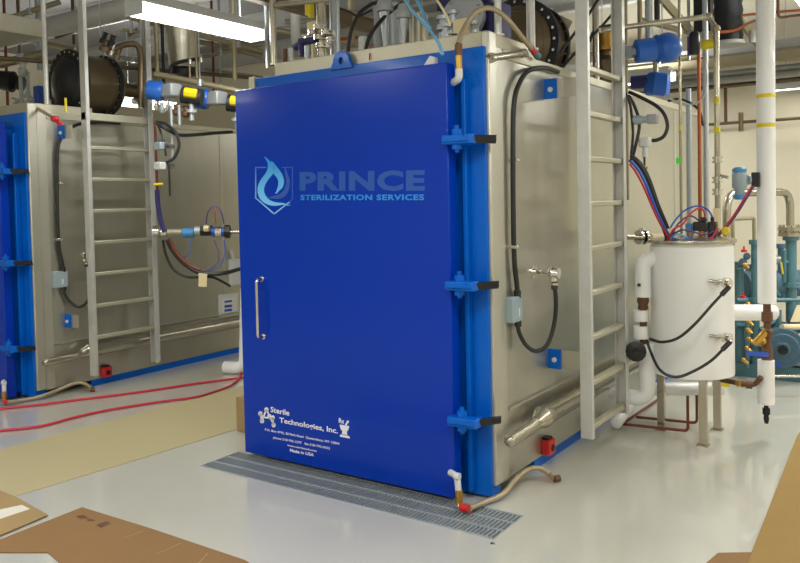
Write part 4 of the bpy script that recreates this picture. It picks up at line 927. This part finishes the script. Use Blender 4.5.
c = at(466, 20, Y=yq+.05); k = MB(); k.lathe(c+V(0, 0, .0), (0, -1, .15), [(0, .13), (.02, .14), (.05, .14), (.06, .11), (.06, .06)], 30); k.build('round_flange', M_grey, t)
k = MB(); k.bolts(c+V(0, -.05, .005), (0, -1, .15), .12, .009, .012, 14); k.build('bolts', M_chrome, t)
a = at(452, 22, Y=yq-.02); b = at(463, 36, Y=yq-.02); MB().box(a.x+.03, b.x+.05, yq-.06, yq, b.z, a.z).build('tag_plate', M_tag, t)
for (x, y, r) in ((443, 25, .04), (446, 33, .045), (453, 20, .04), (452, 40, .04), (475, 30, .03)): MB().lathe(at(x, y, Y=yq), (0, 0, 1), [(-.03, r*.6), (-.03, r), (0, r), (.0, r*.6), (.03, r*.6), (.03, r), (.05, r)], 14).build('valve_body', M_galv, t)
k = MB()
k.cyl((at(447, 33, Y=yq).x, yq, DK), (at(447, 33, Y=yq).x, yq, at(447, 15, Y=yq).z), .02); k.build('valve_stem', M_galv, t)
k = MB(); a = at(482, 30, Y=yq+.1); k.box(a.x-.03, a.x+.14, yq+.06, yq+.2, DK, a.z+.14).box(at(436, 4, Y=4.3).x, at(488, 4, Y=4.3).x, 4.3, 4.36, at(440, 10, Y=4.3).z, at(440, -25, Y=4.3).z); k.build('dark_cover', M_indigo, t, .01)
a = at(484, 43, Y=yq-.05); MB().box(a.x-.05, a.x+.06, yq-.08, yq-.02, DK, at(484, 34, Y=yq-.05).z).build('junction_block', M_jbox, t, .005)
k = MB(); q = at(455, 38, Y=yq-.06); k.sph(q, .026).cyl(q, q+V(.02, -.01, -.06), .018); k.build('black_elbow', M_black, t)

# between the ladder rails
cable([(560, 53, 5.2), (574, 34, 5.2), (589, 14, 5.2), (600, -4, 5.2)], .010, M_black, 'black cable slanting up behind the near ladder rail')
cable([(562, 68, 5.6), (577, 51, 5.6), (590, 38, 5.6), (600, 28, 5.6), (613, 13, 5.6), (625, -4, 5.6)], .010, M_black, 'black cable slanting up between the ladder rails')
t = thing('flanged_vessel', at(604, 74, D=6.2), 'shiny steel neck vessel with clamp ring seen between the ladder rails', 'vessel')
p = at(606, 72, D=6.2); zt_ = at(606, 30, D=6.2).z; MB().lathe((p.x, p.y, TOP), (0, 0, 1), [(0, .10), (p.z-TOP+.08, .10), (p.z-TOP+.12, .06), (p.z-TOP+.16, .06)], 24).build('lower_body', M_dark, t)
MB().lathe((p.x, p.y, p.z+.16), (0, 0, 1), [(0, .10), (.03, .10), (.03, .065), (zt_-p.z-.16, .085)], 24).build('upper_neck', M_brass, t)
b = at(596, 60, D=6.0); single(MB().cyl((b.x, b.y, TOP), (b.x, b.y, ZC), .024), 'steel_pipe', M_pipe, 'vertical steel pipe seen between the ladder rails', 'pipe')
cable([(590, 42, 6.0), (593, 32, 6.0), (600, 27, 6.0), (612, 25, 6.0)], .010, M_blackm, 'bent dark tube between the ladder rails', 'bent_tube', 'tube')
for x, y, D_, r, m_, l in ((626, 45, 5.45, .013, M_strut, 'beige vertical tube beside the far ladder rail top, left'), (640, 40, 6.2, .018, M_strut, 'beige vertical tube behind the large blue actuator'),
                          (649, 40, 6.6, .03, M_galv, 'wide grey vertical pipe above the large blue actuator'), (657, 20, 6.0, .02, M_black, 'black vertical pipe above the large blue actuator'), (689, 60, 6.5, .012, M_galv, 'thin vertical pipe left of the black solenoid')):
    b = at(x, y, D=D_); single(MB().cyl((b.x, b.y, b.z), (b.x, b.y, ZC), r), 'riser_pipe', m_, l, 'pipe')
b = at(628, 200, D=5.4); single(MB().cyl(b, (b.x, b.y, at(628, 60, D=5.4).z), .010), 'riser_pipe', M_strut, 'thin beige vertical tube close behind the far ladder rail', 'pipe')

# roof equipment farther back on the main chamber and struts
def strut(a, b, wd, m_, label, name='diagonal_strut', cat='strut'): return single(MB().bar(a, b, wd, wd), name, m_, label, cat)
strut(at(658, -6, D=7.2), at(692, 33, D=7.2), .06, M_strut, 'beige diagonal strut above the large blue actuator')
strut(at(722, -6, D=7.4), at(758, 45, D=7.4), .05, M_strut, 'beige diagonal strut left of the tall white pipe')
b = at(728, 18, D=7.0)
t = thing('exhaust_duct', at(728, 46, D=7.0), 'dark corrugated vertical duct behind the crossing stainless pipe', 'duct')
k = MB(); z0_, z1_ = at(728, 42, D=7.0).z, ZC; n_ = 26; prof = []
for i in range(n_+1): prof.append(((z1_-z0_)*i/n_, .115+(.012 if i % 2 else 0)))
k.lathe((b.x, b.y, z0_), (0, 0, 1), prof, 26); k.build('hose', M_blackm, t)
k = MB(); k.lathe((b.x, b.y, z0_-.03), (0, 0, 1), [(0, .15), (.03, .15)], 26).cyl((b.x+.2, b.y, z0_-.03), (b.x+.2, b.y, z0_+.07), .03).cyl((b.x-.1, b.y, z0_-.03), (b.x-.1, b.y, z0_+.05), .03); k.build('end_plate', M_beam, t)
b = at(700, 20, D=6.4); single(MB().box(b.x-.05, b.x+.08, b.y, b.y+.1, at(700, 32, D=6.4).z, ZC), 'vertical_channel', M_blackm, 'black vertical channel behind the crossing stainless pipe', 'channel')
pipe_thing('copper_line', 'copper line crossing in front of the dark corrugated duct', [at(706, 33, D=6.8), at(735, 31, D=6.8), at(745, 25, D=6.9), at(756, 20, D=7.2)], .013, M_copper, fil=.1, n=8)
pipe_thing('copper_line', 'copper line under the ceiling right of the tall white pipe', [at(738, 16, D=8.2), at(765, 13, D=8.2), at(830, 8, D=8.2)], .014, M_copper, n=8)
pipe_thing('sprinkler_drop', 'thin dark U shaped pipe under the ceiling right of the tall white pipe', [at(778, -8, D=8.0), at(778, 18, D=8.0), at(830, 11, D=8.3)], .014, M_rust, n=8)

# ================================================================== BACK WALL RUNS (parallel to the wall)
def xrun(y, Yp, x0, x1, r, m_, label, name='wall_pipe', cat='pipe', sq=None):
    z = at(745, y, Y=Yp).z
    k = MB(); k.cyl((x0, Yp, z), (x1, Yp, z), r, n=14) if not sq else k.box(x0, x1, Yp-sq[0]/2, Yp+sq[0]/2, z-sq[1]/2, z+sq[1]/2)
    return single(k, name, m_, label, cat)
xrun(50, 10.2, -6, 4, 0, M_beam, 'grey rectangular duct high across the back wall', 'wall_duct', 'duct', (.3, .10))
xrun(60, 10.0, -4, -.6, 0, M_strut, 'beige cable tray below the grey duct, left of the white pipe', 'cable_tray', 'cable tray', (.12, .11))
xrun(54, 9.9, -.45, 4, 0, M_strut, 'beige cable tray at the far right below the grey duct', 'cable_tray', 'cable tray', (.12, .12))
xrun(71.5, 10.3, -7, 4, .035, M_beam, 'upper pale pipe along the top of the cream wall')
xrun(74.5, 10.4, -7, 4, .02, M_rcop, 'reddish pipe between two pale pipes on the back wall')
xrun(78, 10.3, -7, 4, .045, M_beam, 'lower pale pipe along the top of the cream wall')
xrun(83.5, 10.5, -7, 4, .035, M_dark, 'dark brown pipe just above the cream wall area')
xrun(122, 10.8, -7, 4, .02, M_dark, 'thin grey pipe crossing the cream wall at mid height')
b = at(741, 122, Y=10.8); single(MB().cyl((b.x, b.y, b.z-.12), (b.x, b.y, b.z+.12), .03), 'pipe_hanger', M_dark, 'small pipe coupling on the thin wall pipe', 'coupling')
b = at(725.5, 88, Y=10.7); single(MB().cyl((b.x, b.y, at(725, 122, Y=10.7).z), b, .02), 'wall_drop_pipe', M_rust, 'brown vertical drop pipe on the cream wall', 'pipe')

# ceiling joists along X and cross beams
k = 0
for y in (1.5, 3.4, 6.6, 8.4, 10.0):
    t = single(MB().box(X0, X1, y-.06, y+.06, ZC-.30, ZC-.28).box(X0, X1, y-.01, y+.01, ZC-.28, ZC-.02).box(X0, X1, y-.06, y+.06, ZC-.02, ZC), 'ceiling_beam', M_beam, 'pale grey steel beam crossing under the ceiling', 'beam', 'ceiling beams')

# ================================================================== LEFT UPPER REGION
# boxed duct along Y at top left
single(MB().box(-8.1, -7.0, 1.2, 4.34, 3.225, 3.39), 'boxed_duct', M_deck, 'wide flat metal duct cut by the upper left edge', 'duct', bevel=.006)
single(MB().cyl((-12, 5.0, 3.565), (-3.9, 5.0, 3.565), .105, n=28), 'insulated_duct', M_ins, 'thick grey insulated pipe crossing the top left under the ceiling', 'duct')
def run(p0, p1, r, m_, label, name='service_pipe', n=10):
    p0, p1 = V(p0), V(p1)
    if name != 'service_pipe' or abs((p1-p0).normalized().z) > .8: return single(MB().cyl(p0, p1, r, n=n), name, m_, label, 'pipe')
    t = thing(name, (p0+p1)/2, label, 'pipe')
    MB().cyl(p0, p1, r, n=n).build('tube', m_, t)
    for f in ((.25, .8) if (p1-p0).length > 1 else (.5,)):
        q = p0+(p1-p0)*f; MB().cyl(q, (q.x, q.y, ZC), .006, n=6).lathe((q.x, q.y, q.z-r*1.1), (0, 0, 1), [(0, r*1.15), (r*2.2, r*1.15)], 10).build('hanger_rod', M_galv, t)
    return t
# long strut channel carrying the fixture
single(MB().box(-4.36, -4.28, 2.0, 6.6, 3.16, 3.26).box(-4.37, -4.27, 2.0, 6.6, 3.26, 3.275), 'strut_channel', M_dark, 'long dark channel beside the lit fixture ending left of the manifold', 'channel')
run(at(128, 17, D=7.6), at(262, 51, D=8.6), .026, M_strut, 'beige pipe close under the lit fixture')
run((-7.2, 3.4, 2.98), (-5.2, 8.8, 2.98), .02, M_dark, 'dark pipe slanting above the left chamber roof')
zz = [(0, 64, 43, 54, 8.2, .045, M_strut, 'beige level pipe at the left edge above the black drum'), (0, 21, 60, 2, 8.8, .03, M_strut, 'beige pipe crossing the upper left corner'),
      (55, 37, 140, 10, 9.2, .03, M_dark, 'dark pipe under the thick insulated pipe'), (0, 33, 75, 50, 9.4, .035, M_strut, 'beige pipe slanting behind the flat metal duct'),
      (122, 30, 140, 32, 7.6, .015, M_strut, 'short level pipe behind the left ladder'), (155, 74, 245, 92, 7.4, .028, M_strut, 'beige level pipe above the blue and yellow actuators'),
      (128, 35, 150, 24, 7.7, .02, M_dark, 'short dark pipe behind the far rail of the left ladder'), (180, 62, 262, 44, 8.6, .02, M_strut, 'beige pipe slanting right of the hanging steel cone'),
      (200, 42, 262, 56, 8.8, .03, M_strut, 'beige pipe sloping below the lit fixture'), (122, 58, 145, 62, 9.5, .03, M_beam, 'grey pipe far behind the drum neck'),
      (60, 96, 146, 102, 10.5, .04, M_beam, 'grey pipe low behind the black drum'), (205, 70, 262, 78, 9, .025, M_beam, 'grey pipe behind the chamber gap'),
      (275, 30, 460, 62, 8.8, .03, M_strut, 'beige pipe sloping behind the lifting lug'), (285, 22, 440, 14, 9.2, .03, M_beam, 'grey pipe crossing behind the silver manifold'),
      (330, 40, 372, 36, 7.5, .016, M_copper, 'red brown pipe behind the lifting lug'), (300, 8, 420, 20, 9.8, .04, M_beam, 'grey pipe high behind the grey regulators'),
      (525, 5, 570, 26, 7.6, .05, M_strut, 'beige pipe sloping behind the black bolted ring'), (625, 62, 700, 56, 7.2, .02, M_strut, 'beige pipe behind the large blue actuator'),
      (640, 20, 720, 40, 8.0, .03, M_strut, 'beige pipe sloping above the large blue actuator'), (560, 54, 600, 54, 8.0, .018, M_strut, 'thin level pipe right of the bolted ring')]
for (xa, ya, xb, yb, D_, r, m_, l) in zz: run(at(xa, ya, D=D_), at(xb, yb, D=D_), r, m_, l)
for (x, y, D_, r, m_, l) in ((8, 112, 9.0, .016, M_rcop, 'thin red vertical pipe near the left edge'), (20, 60, 9.3, .02, M_dark, 'dark vertical pipe near the left edge'), (74, 45, 9.5, .02, M_dark, 'dark vertical pipe behind the black drum'),
                          (40, 70, 9.0, .03, M_galv, 'grey vertical pipe left of the roof post'), (214, 92, 8.8, .014, M_rcop, 'thin red brown vertical pipe below the lit fixture'), (221, 92, 8.9, .010, M_galv, 'thin grey vertical pipe below the lit fixture'),
                          (235, 80, 7.6, .022, M_strut, 'beige vertical pipe near the left edge of the lettered door'), (267, 68, 7.0, .014, M_galv, 'thin grey vertical pipe left of the roof deck'), (158, 90, 7.5, .020, M_strut, 'beige vertical pipe right of the left ladder'), (164, 90, 7.6, .016, M_blackm, 'black vertical pipe right of the left ladder'),
                          (197, 78, 7.4, .012, M_strut, 'thin vertical tube above the second blue actuator'), (190, 78, 7.4, .010, M_strut, 'thin vertical tube above the yellow cap'),
                          (352, 45, 7.0, .03, M_strut, 'beige vertical pipe behind the first black cable'), (296, 45, 8, .05, M_ins, 'grey vertical pipe behind the silver manifold')):
    b = at(x, y, D=D_); run(b, (b.x, b.y, ZC), r, m_, l, 'riser_pipe')
# hanging steel cone vessel
t = thing('hanging_cone', at(184, 78, D=7.8), 'hanging stainless cone shaped vessel below the lit fixture', 'vessel')
b = at(183, 70, D=7.8); MB().lathe((b.x, b.y, b.z), (0, 0, 1), [(0, .08), (.02, .13), (.28, .155), (.34, .165), (.62, .165)], 28).build('shell', M_steel, t)
MB().lathe((b.x, b.y, b.z-.07), (0, 0, 1), [(0, .07), (.02, .13), (.07, .13)], 24).build('base_flange', M_blackm, t)
MB().cyl((b.x, b.y, b.z+.6), (b.x, b.y, ZC), .04).build('hanger', M_galv, t)
cable([(170, 74, 7.5), (172, 66, 7.5), (180, 62, 7.5), (190, 60, 7.5), (202, 58.5, 7.5)], .018, M_black, 'black curved hose over the base of the steel cone')
for x, y in ((190, 62), (201, 60)): b = at(x, y, D=7.35); single(MB().lathe(b, (0, 0, 1), [(-.02, .012), (-.02, .02), (.02, .02), (.02, .012), (.05, .008)], 12), 'tube_fitting', M_chrome, ('left' if x < 195 else 'right')+' small shiny fitting on the black curved hose', 'fitting')
# blue + grey + yellow actuators on the left chamber
def act3(x, y, D_, s, label, right):
    t = thing('motor_valve', at(x, y+8, D=D_), label, 'valve actuator', 'blue and yellow motor valves')
    c = at(x, y, D=D_); a = (at(x+10, y+1.5, D=D_)-c).normalized()
    MB().lathe(c-a*.10*s, a, [(0, .05*s), (.015, .085*s), (.13*s, .09*s), (.15*s, .08*s)], 22).build('blue_dome', M_act, t)
    MB().box(c.x+a.x*.05*s, c.x+a.x*.05*s+.16*s, c.y+a.y*.05*s-.05*s, c.y+a.y*.05*s+.08*s, c.z-.06*s, c.z+.055*s).build('grey_gearbox', M_grey, t, .015)
    MB().lathe(c+a*.22*s, a, [(0, .075*s), (.18*s, .075*s)], 18).build('black_collar', M_black, t)
    MB().lathe(c+a*.27*s+V(.03, -.06, .02)*s, a, [(0, .045*s), (.10*s, .045*s), (.11*s, .035*s)], 8).build('yellow_indicator', M_yel, t)
    MB().cyl(c+a*.3*s, c+a*.3*s+V(0, 0, -.22*s), .022*s).lathe(c+a*.3*s+V(0, 0, -.15*s), (0, 0, 1), [(0, .05*s), (.03, .05*s)], 14).build('valve_neck', M_galv, t)
    return t
act3(158, 91, 7.1, 1.0, 'blue and grey motor valve with yellow cap beside the left ladder', 0)
act3(203, 99, 7.3, 1.05, 'blue and grey motor valve with yellow cap next to the lettered door edge', 1)
k = MB()
t = thing('valve_cluster', at(165, 112, D=7.1), 'cluster of small silver and brown fittings under the blue motor valve', 'valve')
for (x, y, r, m_) in ((157, 105, .03, 0), (162, 108, .03, 1), (168, 106, .025, 0), (176, 110, .035, 2), (186, 112, .04, 2), (192, 106, .03, 0)):
    q = at(x, y, D=7.12); MB().lathe(q, (0, 0, 1), [(-.05, r*.5), (-.03, r), (0, r), (.01, r*.6), (.05, r*.6), (.05, r)], 12).build('fitting', (M_chrome, M_galv, M_rust)[m_], t)
for x, l in ((171, 'left grey dangling pipe below the motor valves'), (179, 'right grey dangling pipe below the motor valves')):
    a, b = at(x, 105, D=7.1), at(x+.3, 160 if x == 171 else 125, D=7.1); run(a, (a.x, a.y, b.z), .016, M_galv, l)
a = at(155, 122, D=7.2); run(a, (a.x, a.y, at(157, 215, D=7.2).z), .012, M_rcop, 'dark red vertical tube along the far rail of the left ladder')
cable([(157, 122, 7.1), (166, 124, 7.08), (176, 133, 7.05), (179, 146, 7.05), (174, 158, 7.05), (166, 163, 7.05)], .014, M_black, 'black cable loop beside the far rail of the left ladder')
cable([(156, 121, 7.05), (160, 130, 7.02), (164, 142, 7.0), (166, 156, 7.0)], .010, M_black, 'thin black cable inside the cable loop by the left ladder')
cable([(158, 124, 7.0), (168, 130, 7.0), (180, 135, 7.2), (200, 134.5, 7.5), (215, 133, 7.7), (232, 132, 8.0)], .016, M_black, 'black level cable along the top of the left chamber side')
for (y, l, m_) in ((146, 'upper pale plug box right of the left ladder', M_jbox), (166, 'lower white plug box right of the left ladder', M_lgrey)):
    q = at(160, y, D=7.0); t = thing('cable_connector', q-V(0, 0, .03), l, 'connector', 'plug boxes'); MB().box(q.x-.05, q.x+.04, q.y-.03, q.y+.04, q.z-.035, q.z+.035).build('housing', m_, t, .01)
    MB().cyl(q+V(.0, .06, -.0), q+V(.0, .14, .0), .025).build('plug', M_chrome, t)
a = at(169, 165, D=7.0); run(a, (a.x, a.y, at(169, 196, D=7.0).z), .009, M_black, 'thin black rod hanging beside the lower white plug box', 'hanging_rod')
p0, p1 = at(154, 184.5, D=7.0), at(163, 184, D=7.0); single(MB().cyl(p0, p1, .012), 'yellow_lever', M_yel, 'small yellow lever at the far rail of the left ladder', 'lever')
a = at(157, 130, D=7.1)
cable([(157, 190, 7.1), (158, 205, 7.1), (161, 222, 7.1), (165, 232, 7.1)], .022, M_indigo, 'dark violet cable bundle running down to the solenoid valve line')
# solenoid valve line on the left chamber
t = thing('solenoid_line', at(160, 240, D=7.2), 'row of silver, blue and black solenoid valves on the left chamber side', 'valve')
def seg(xa, xb, y, r, m_, nm, D_=7.3, n=14):
    a, b = at(xa, y, D=D_), at(xb, y, D=D_); MB().tube([a, b], r, n).build(nm, m_, t)
seg(155, 240, 232, .018, M_pipe, 'manifold_pipe'); seg(154, 160, 231, .055, M_chrome, 'clamp_union'); seg(162, 167, 232, .045, M_chrome, 'clamp_union')
seg(167, 182, 232, .028, M_rung, 'sleeve'); seg(183, 194, 233, .045, M_lblue, 'blue_coil', n=18); seg(195, 201, 231, .045, M_galv, 'silver_body')
seg(201, 212, 230.5, .055, M_black, 'black_coil', n=6); seg(204, 209, 228.5, .03, M_tag, 'coil_label', 7.22, 6); seg(212, 225, 232, .045, M_bluet, 'blue_coil', n=8); seg(216, 222, 232, .05, M_chrome, 'silver_band'); seg(225, 230, 231.5, .062, M_black, 'black_cap', n=8)
cable([(206, 224, 7.2), (208, 212, 7.15), (214, 206, 7.15), (221, 212, 7.15), (224, 224, 7.2)], .006, M_violet, 'thin violet tube looping above the solenoid row', 'pneumatic_tube', 'tube', n=6)
cable([(216, 224, 7.2), (215, 214, 7.15), (217, 207, 7.15)], .005, M_redt, 'thin red tube rising from the solenoid row', 'pneumatic_tube', 'tube', n=6)
cable([(167, 240, 7.1), (172, 250, 7.1), (182, 262, 7.1), (195, 271, 7.1), (210, 274, 7.1), (225, 273, 7.15), (240, 269, 7.3)], .018, M_black, 'black hose bending below the solenoid row toward the lettered door', 'cable')
cable([(169, 238, 7.05), (176, 252, 7.05), (188, 264, 7.05), (200, 270, 7.05)], .014, M_rcop, 'dark red hose beside the black one below the solenoid row')
cable([(163, 240, 7.1), (166, 255, 7.1), (174, 270, 7.1), (188, 277, 7.1), (204, 277, 7.1), (215, 278, 7.15), (230, 286, 7.3)], .012, M_black, 'lower thin black cable sagging below the solenoid row')
cable([(214, 240, 7.1), (218, 250, 7.1), (218, 262, 7.1), (210, 269, 7.1), (203, 272, 7.1)], .005, M_violet, 'thin violet tube dropping from the solenoid row', 'pneumatic_tube', 'tube', n=6)
cable([(224, 240, 7.1), (225, 252, 7.1), (221, 264, 7.1), (208, 272, 7.1)], .005, M_bluet, 'thin blue tube dropping from the solenoid row', 'pneumatic_tube', 'tube', n=6)
cable([(190, 240, 7.1), (191, 250, 7.1), (186, 257, 7.1), (180, 257, 7.1)], .004, M_bluet, 'short thin blue tube curling under the blue coil', 'pneumatic_tube', 'tube', n=6)
single(MB().prism([at(198.5, 273, D=7.0), at(206.5, 274, D=7.0), at(206, 287, D=7.0), at(198.5, 286.5, D=7.0)], V(.003, .006, 0)), 'paper_tag', M_tag, 'cream tag hanging on the black hose below the solenoid row', 'tag', 'cream paper tags')
# notice panel on the left chamber side
SX2 = SX-4.35
t = thing('notice_plate', at(228, 320, X=SX2+.01), 'white notice plate with blue print on the left chamber side', 'notice')
def onside(pts, nm, m_, off_, th=.006):
    return MB().prism([at(x, y, X=SX2+off_) for x, y in pts], V(th, 0, 0)).build(nm, m_, t)
onside([(218.5, 295), (238, 293), (238, 315), (218.5, 317)], 'plate', M_lgrey, .0)
onside([(222.5, 298.5), (236, 297), (236, 311.5), (222.5, 313)], 'panel', M_tape, .006, .003)
for a_, b_ in ((300, 302), (304.5, 307), (308.5, 311)):
    MB().prism([at(x, y, X=SX2+.009) for x, y in ((224.5, a_+.8), (232, a_), (232, b_), (224.5, b_+.8))], V(.001, 0, 0)).build('print', M_act, t)
t = thing('white_bracket', at(236, 285, X=SX2+.05), 'white bracket on the left chamber side beside the lettered door', 'bracket')
k = MB(); a = at(233, 262, X=SX2+.04); k.box(SX2-.002, SX2+.05, a.y-.03, a.y+.12, at(236, 285, X=SX2).z, at(236, 259, X=SX2).z); k.bar(at(231.5, 250, X=SX2+.03), at(234, 264, X=SX2+.03), .02, .03); k.build('plate', M_lgrey, t, .006)
# white insulated elbow low behind the door edge
p = at(234, 355, D=7.6)
t = thing('insulated_elbow', (p.x, p.y, 0), 'white insulated elbow on the floor left of the lettered door', 'pipe')
zt_ = at(238, 340, D=7.6).z
MB().tube(fillet([(p.x-.08, p.y-.05, .06), (p.x+.12, p.y+.02, .06), (p.x+.14, p.y+.05, zt_+.5)], .10), .058, 18).build('elbow', M_white, t)
# clutter at the far left above the left chamber
t = thing('vacuum_pump', at(8, 92, D=8.2), 'dark round pump head on rusty valve frame at the left edge', 'pump')
k = MB(); k.lathe(at(-6, 79, D=8.2), at(20, 83, D=8.2)-at(-6, 79, D=8.2), [(0, .09), (.20, .11), (.24, .06), (.27, .08), (.30, .08)], 20); k.build('head', M_blackm, t)
k = MB()
for (xa, ya, xb, yb, r) in ((20, 68, 22, 110, .02), (28, 72, 28, 108, .016), (5, 108, 35, 100, .014), (12, 98, 40, 108, .012), (26, 92, 52, 118, .012), (14, 104, 30, 92, .014)): k.tube([at(xa, ya, D=8.0), at(xb, yb, D=8.0)], r, 8)
k.build('tube_frame', M_galv, t)
k = MB(); q = at(23, 64, D=8.0); k.cyl(q, q+V(0, 0, -.06), .03).sph(at(23, 72, D=8.0), .05); k.build('valve_cap', M_lgrey, t)
k = MB(); q = at(40, 94, D=8.0); k.box(q.x-.06, q.x+.04, q.y-.04, q.y+.04, q.z-.12, q.z+.08); k.build('blue_coil', M_bluet, t, .01)
cable([(30, 104, 6.9), (40, 110, 6.7), (50, 116, 6.45), (54, 118, 6.4)], .014, M_braid, 'braided hose reaching to the top corner of the left chamber', 'steam_hose', 'hose')
q = at(55, 119, D=6.35); single(MB().sph(q, .035, (1, 1, .8)).cyl(q, q+V(0, .05, -.04), .02), 'hose_coupling', M_redt, 'dull red coupling at the top corner of the left chamber', 'coupling')
q = at(66, 112, D=6.5); run(q, (q.x, q.y, at(66, 98, D=6.5).z), .010, M_yel, 'small yellow rod standing before the left drum', 'indicator_rod')
# drum inlet piping on the left drum
P = [at(108, 52, D=7.0), at(125, 44, D=7.2), at(138, 44, D=7.3), at(141, 56, D=7.3), at(141, 108, D=7.3)]
pipe_thing('drum_pipe', 'dark pipe curving over from the left drum behind the ladder', P, .028, M_dark, fil=.1)
t = thing('relief_valve', at(108, 52, D=6.9), 'dark relief valve cluster on top of the left drum', 'valve')
for (x, y, r, m_) in ((106, 46, .05, M_dark), (112, 41, .035, M_blackm), (113, 50, .03, M_chrome), (118, 54, .03, M_dark), (104, 38, .03, M_blackm)):
    q = at(x, y, D=6.9); MB().lathe(q, (.3, .2, 1), [(-.05, r*.6), (-.05, r), (-.01, r), (0, r*.6), (.04, r*.6), (.05, r)], 12).build('fitting', m_, t)
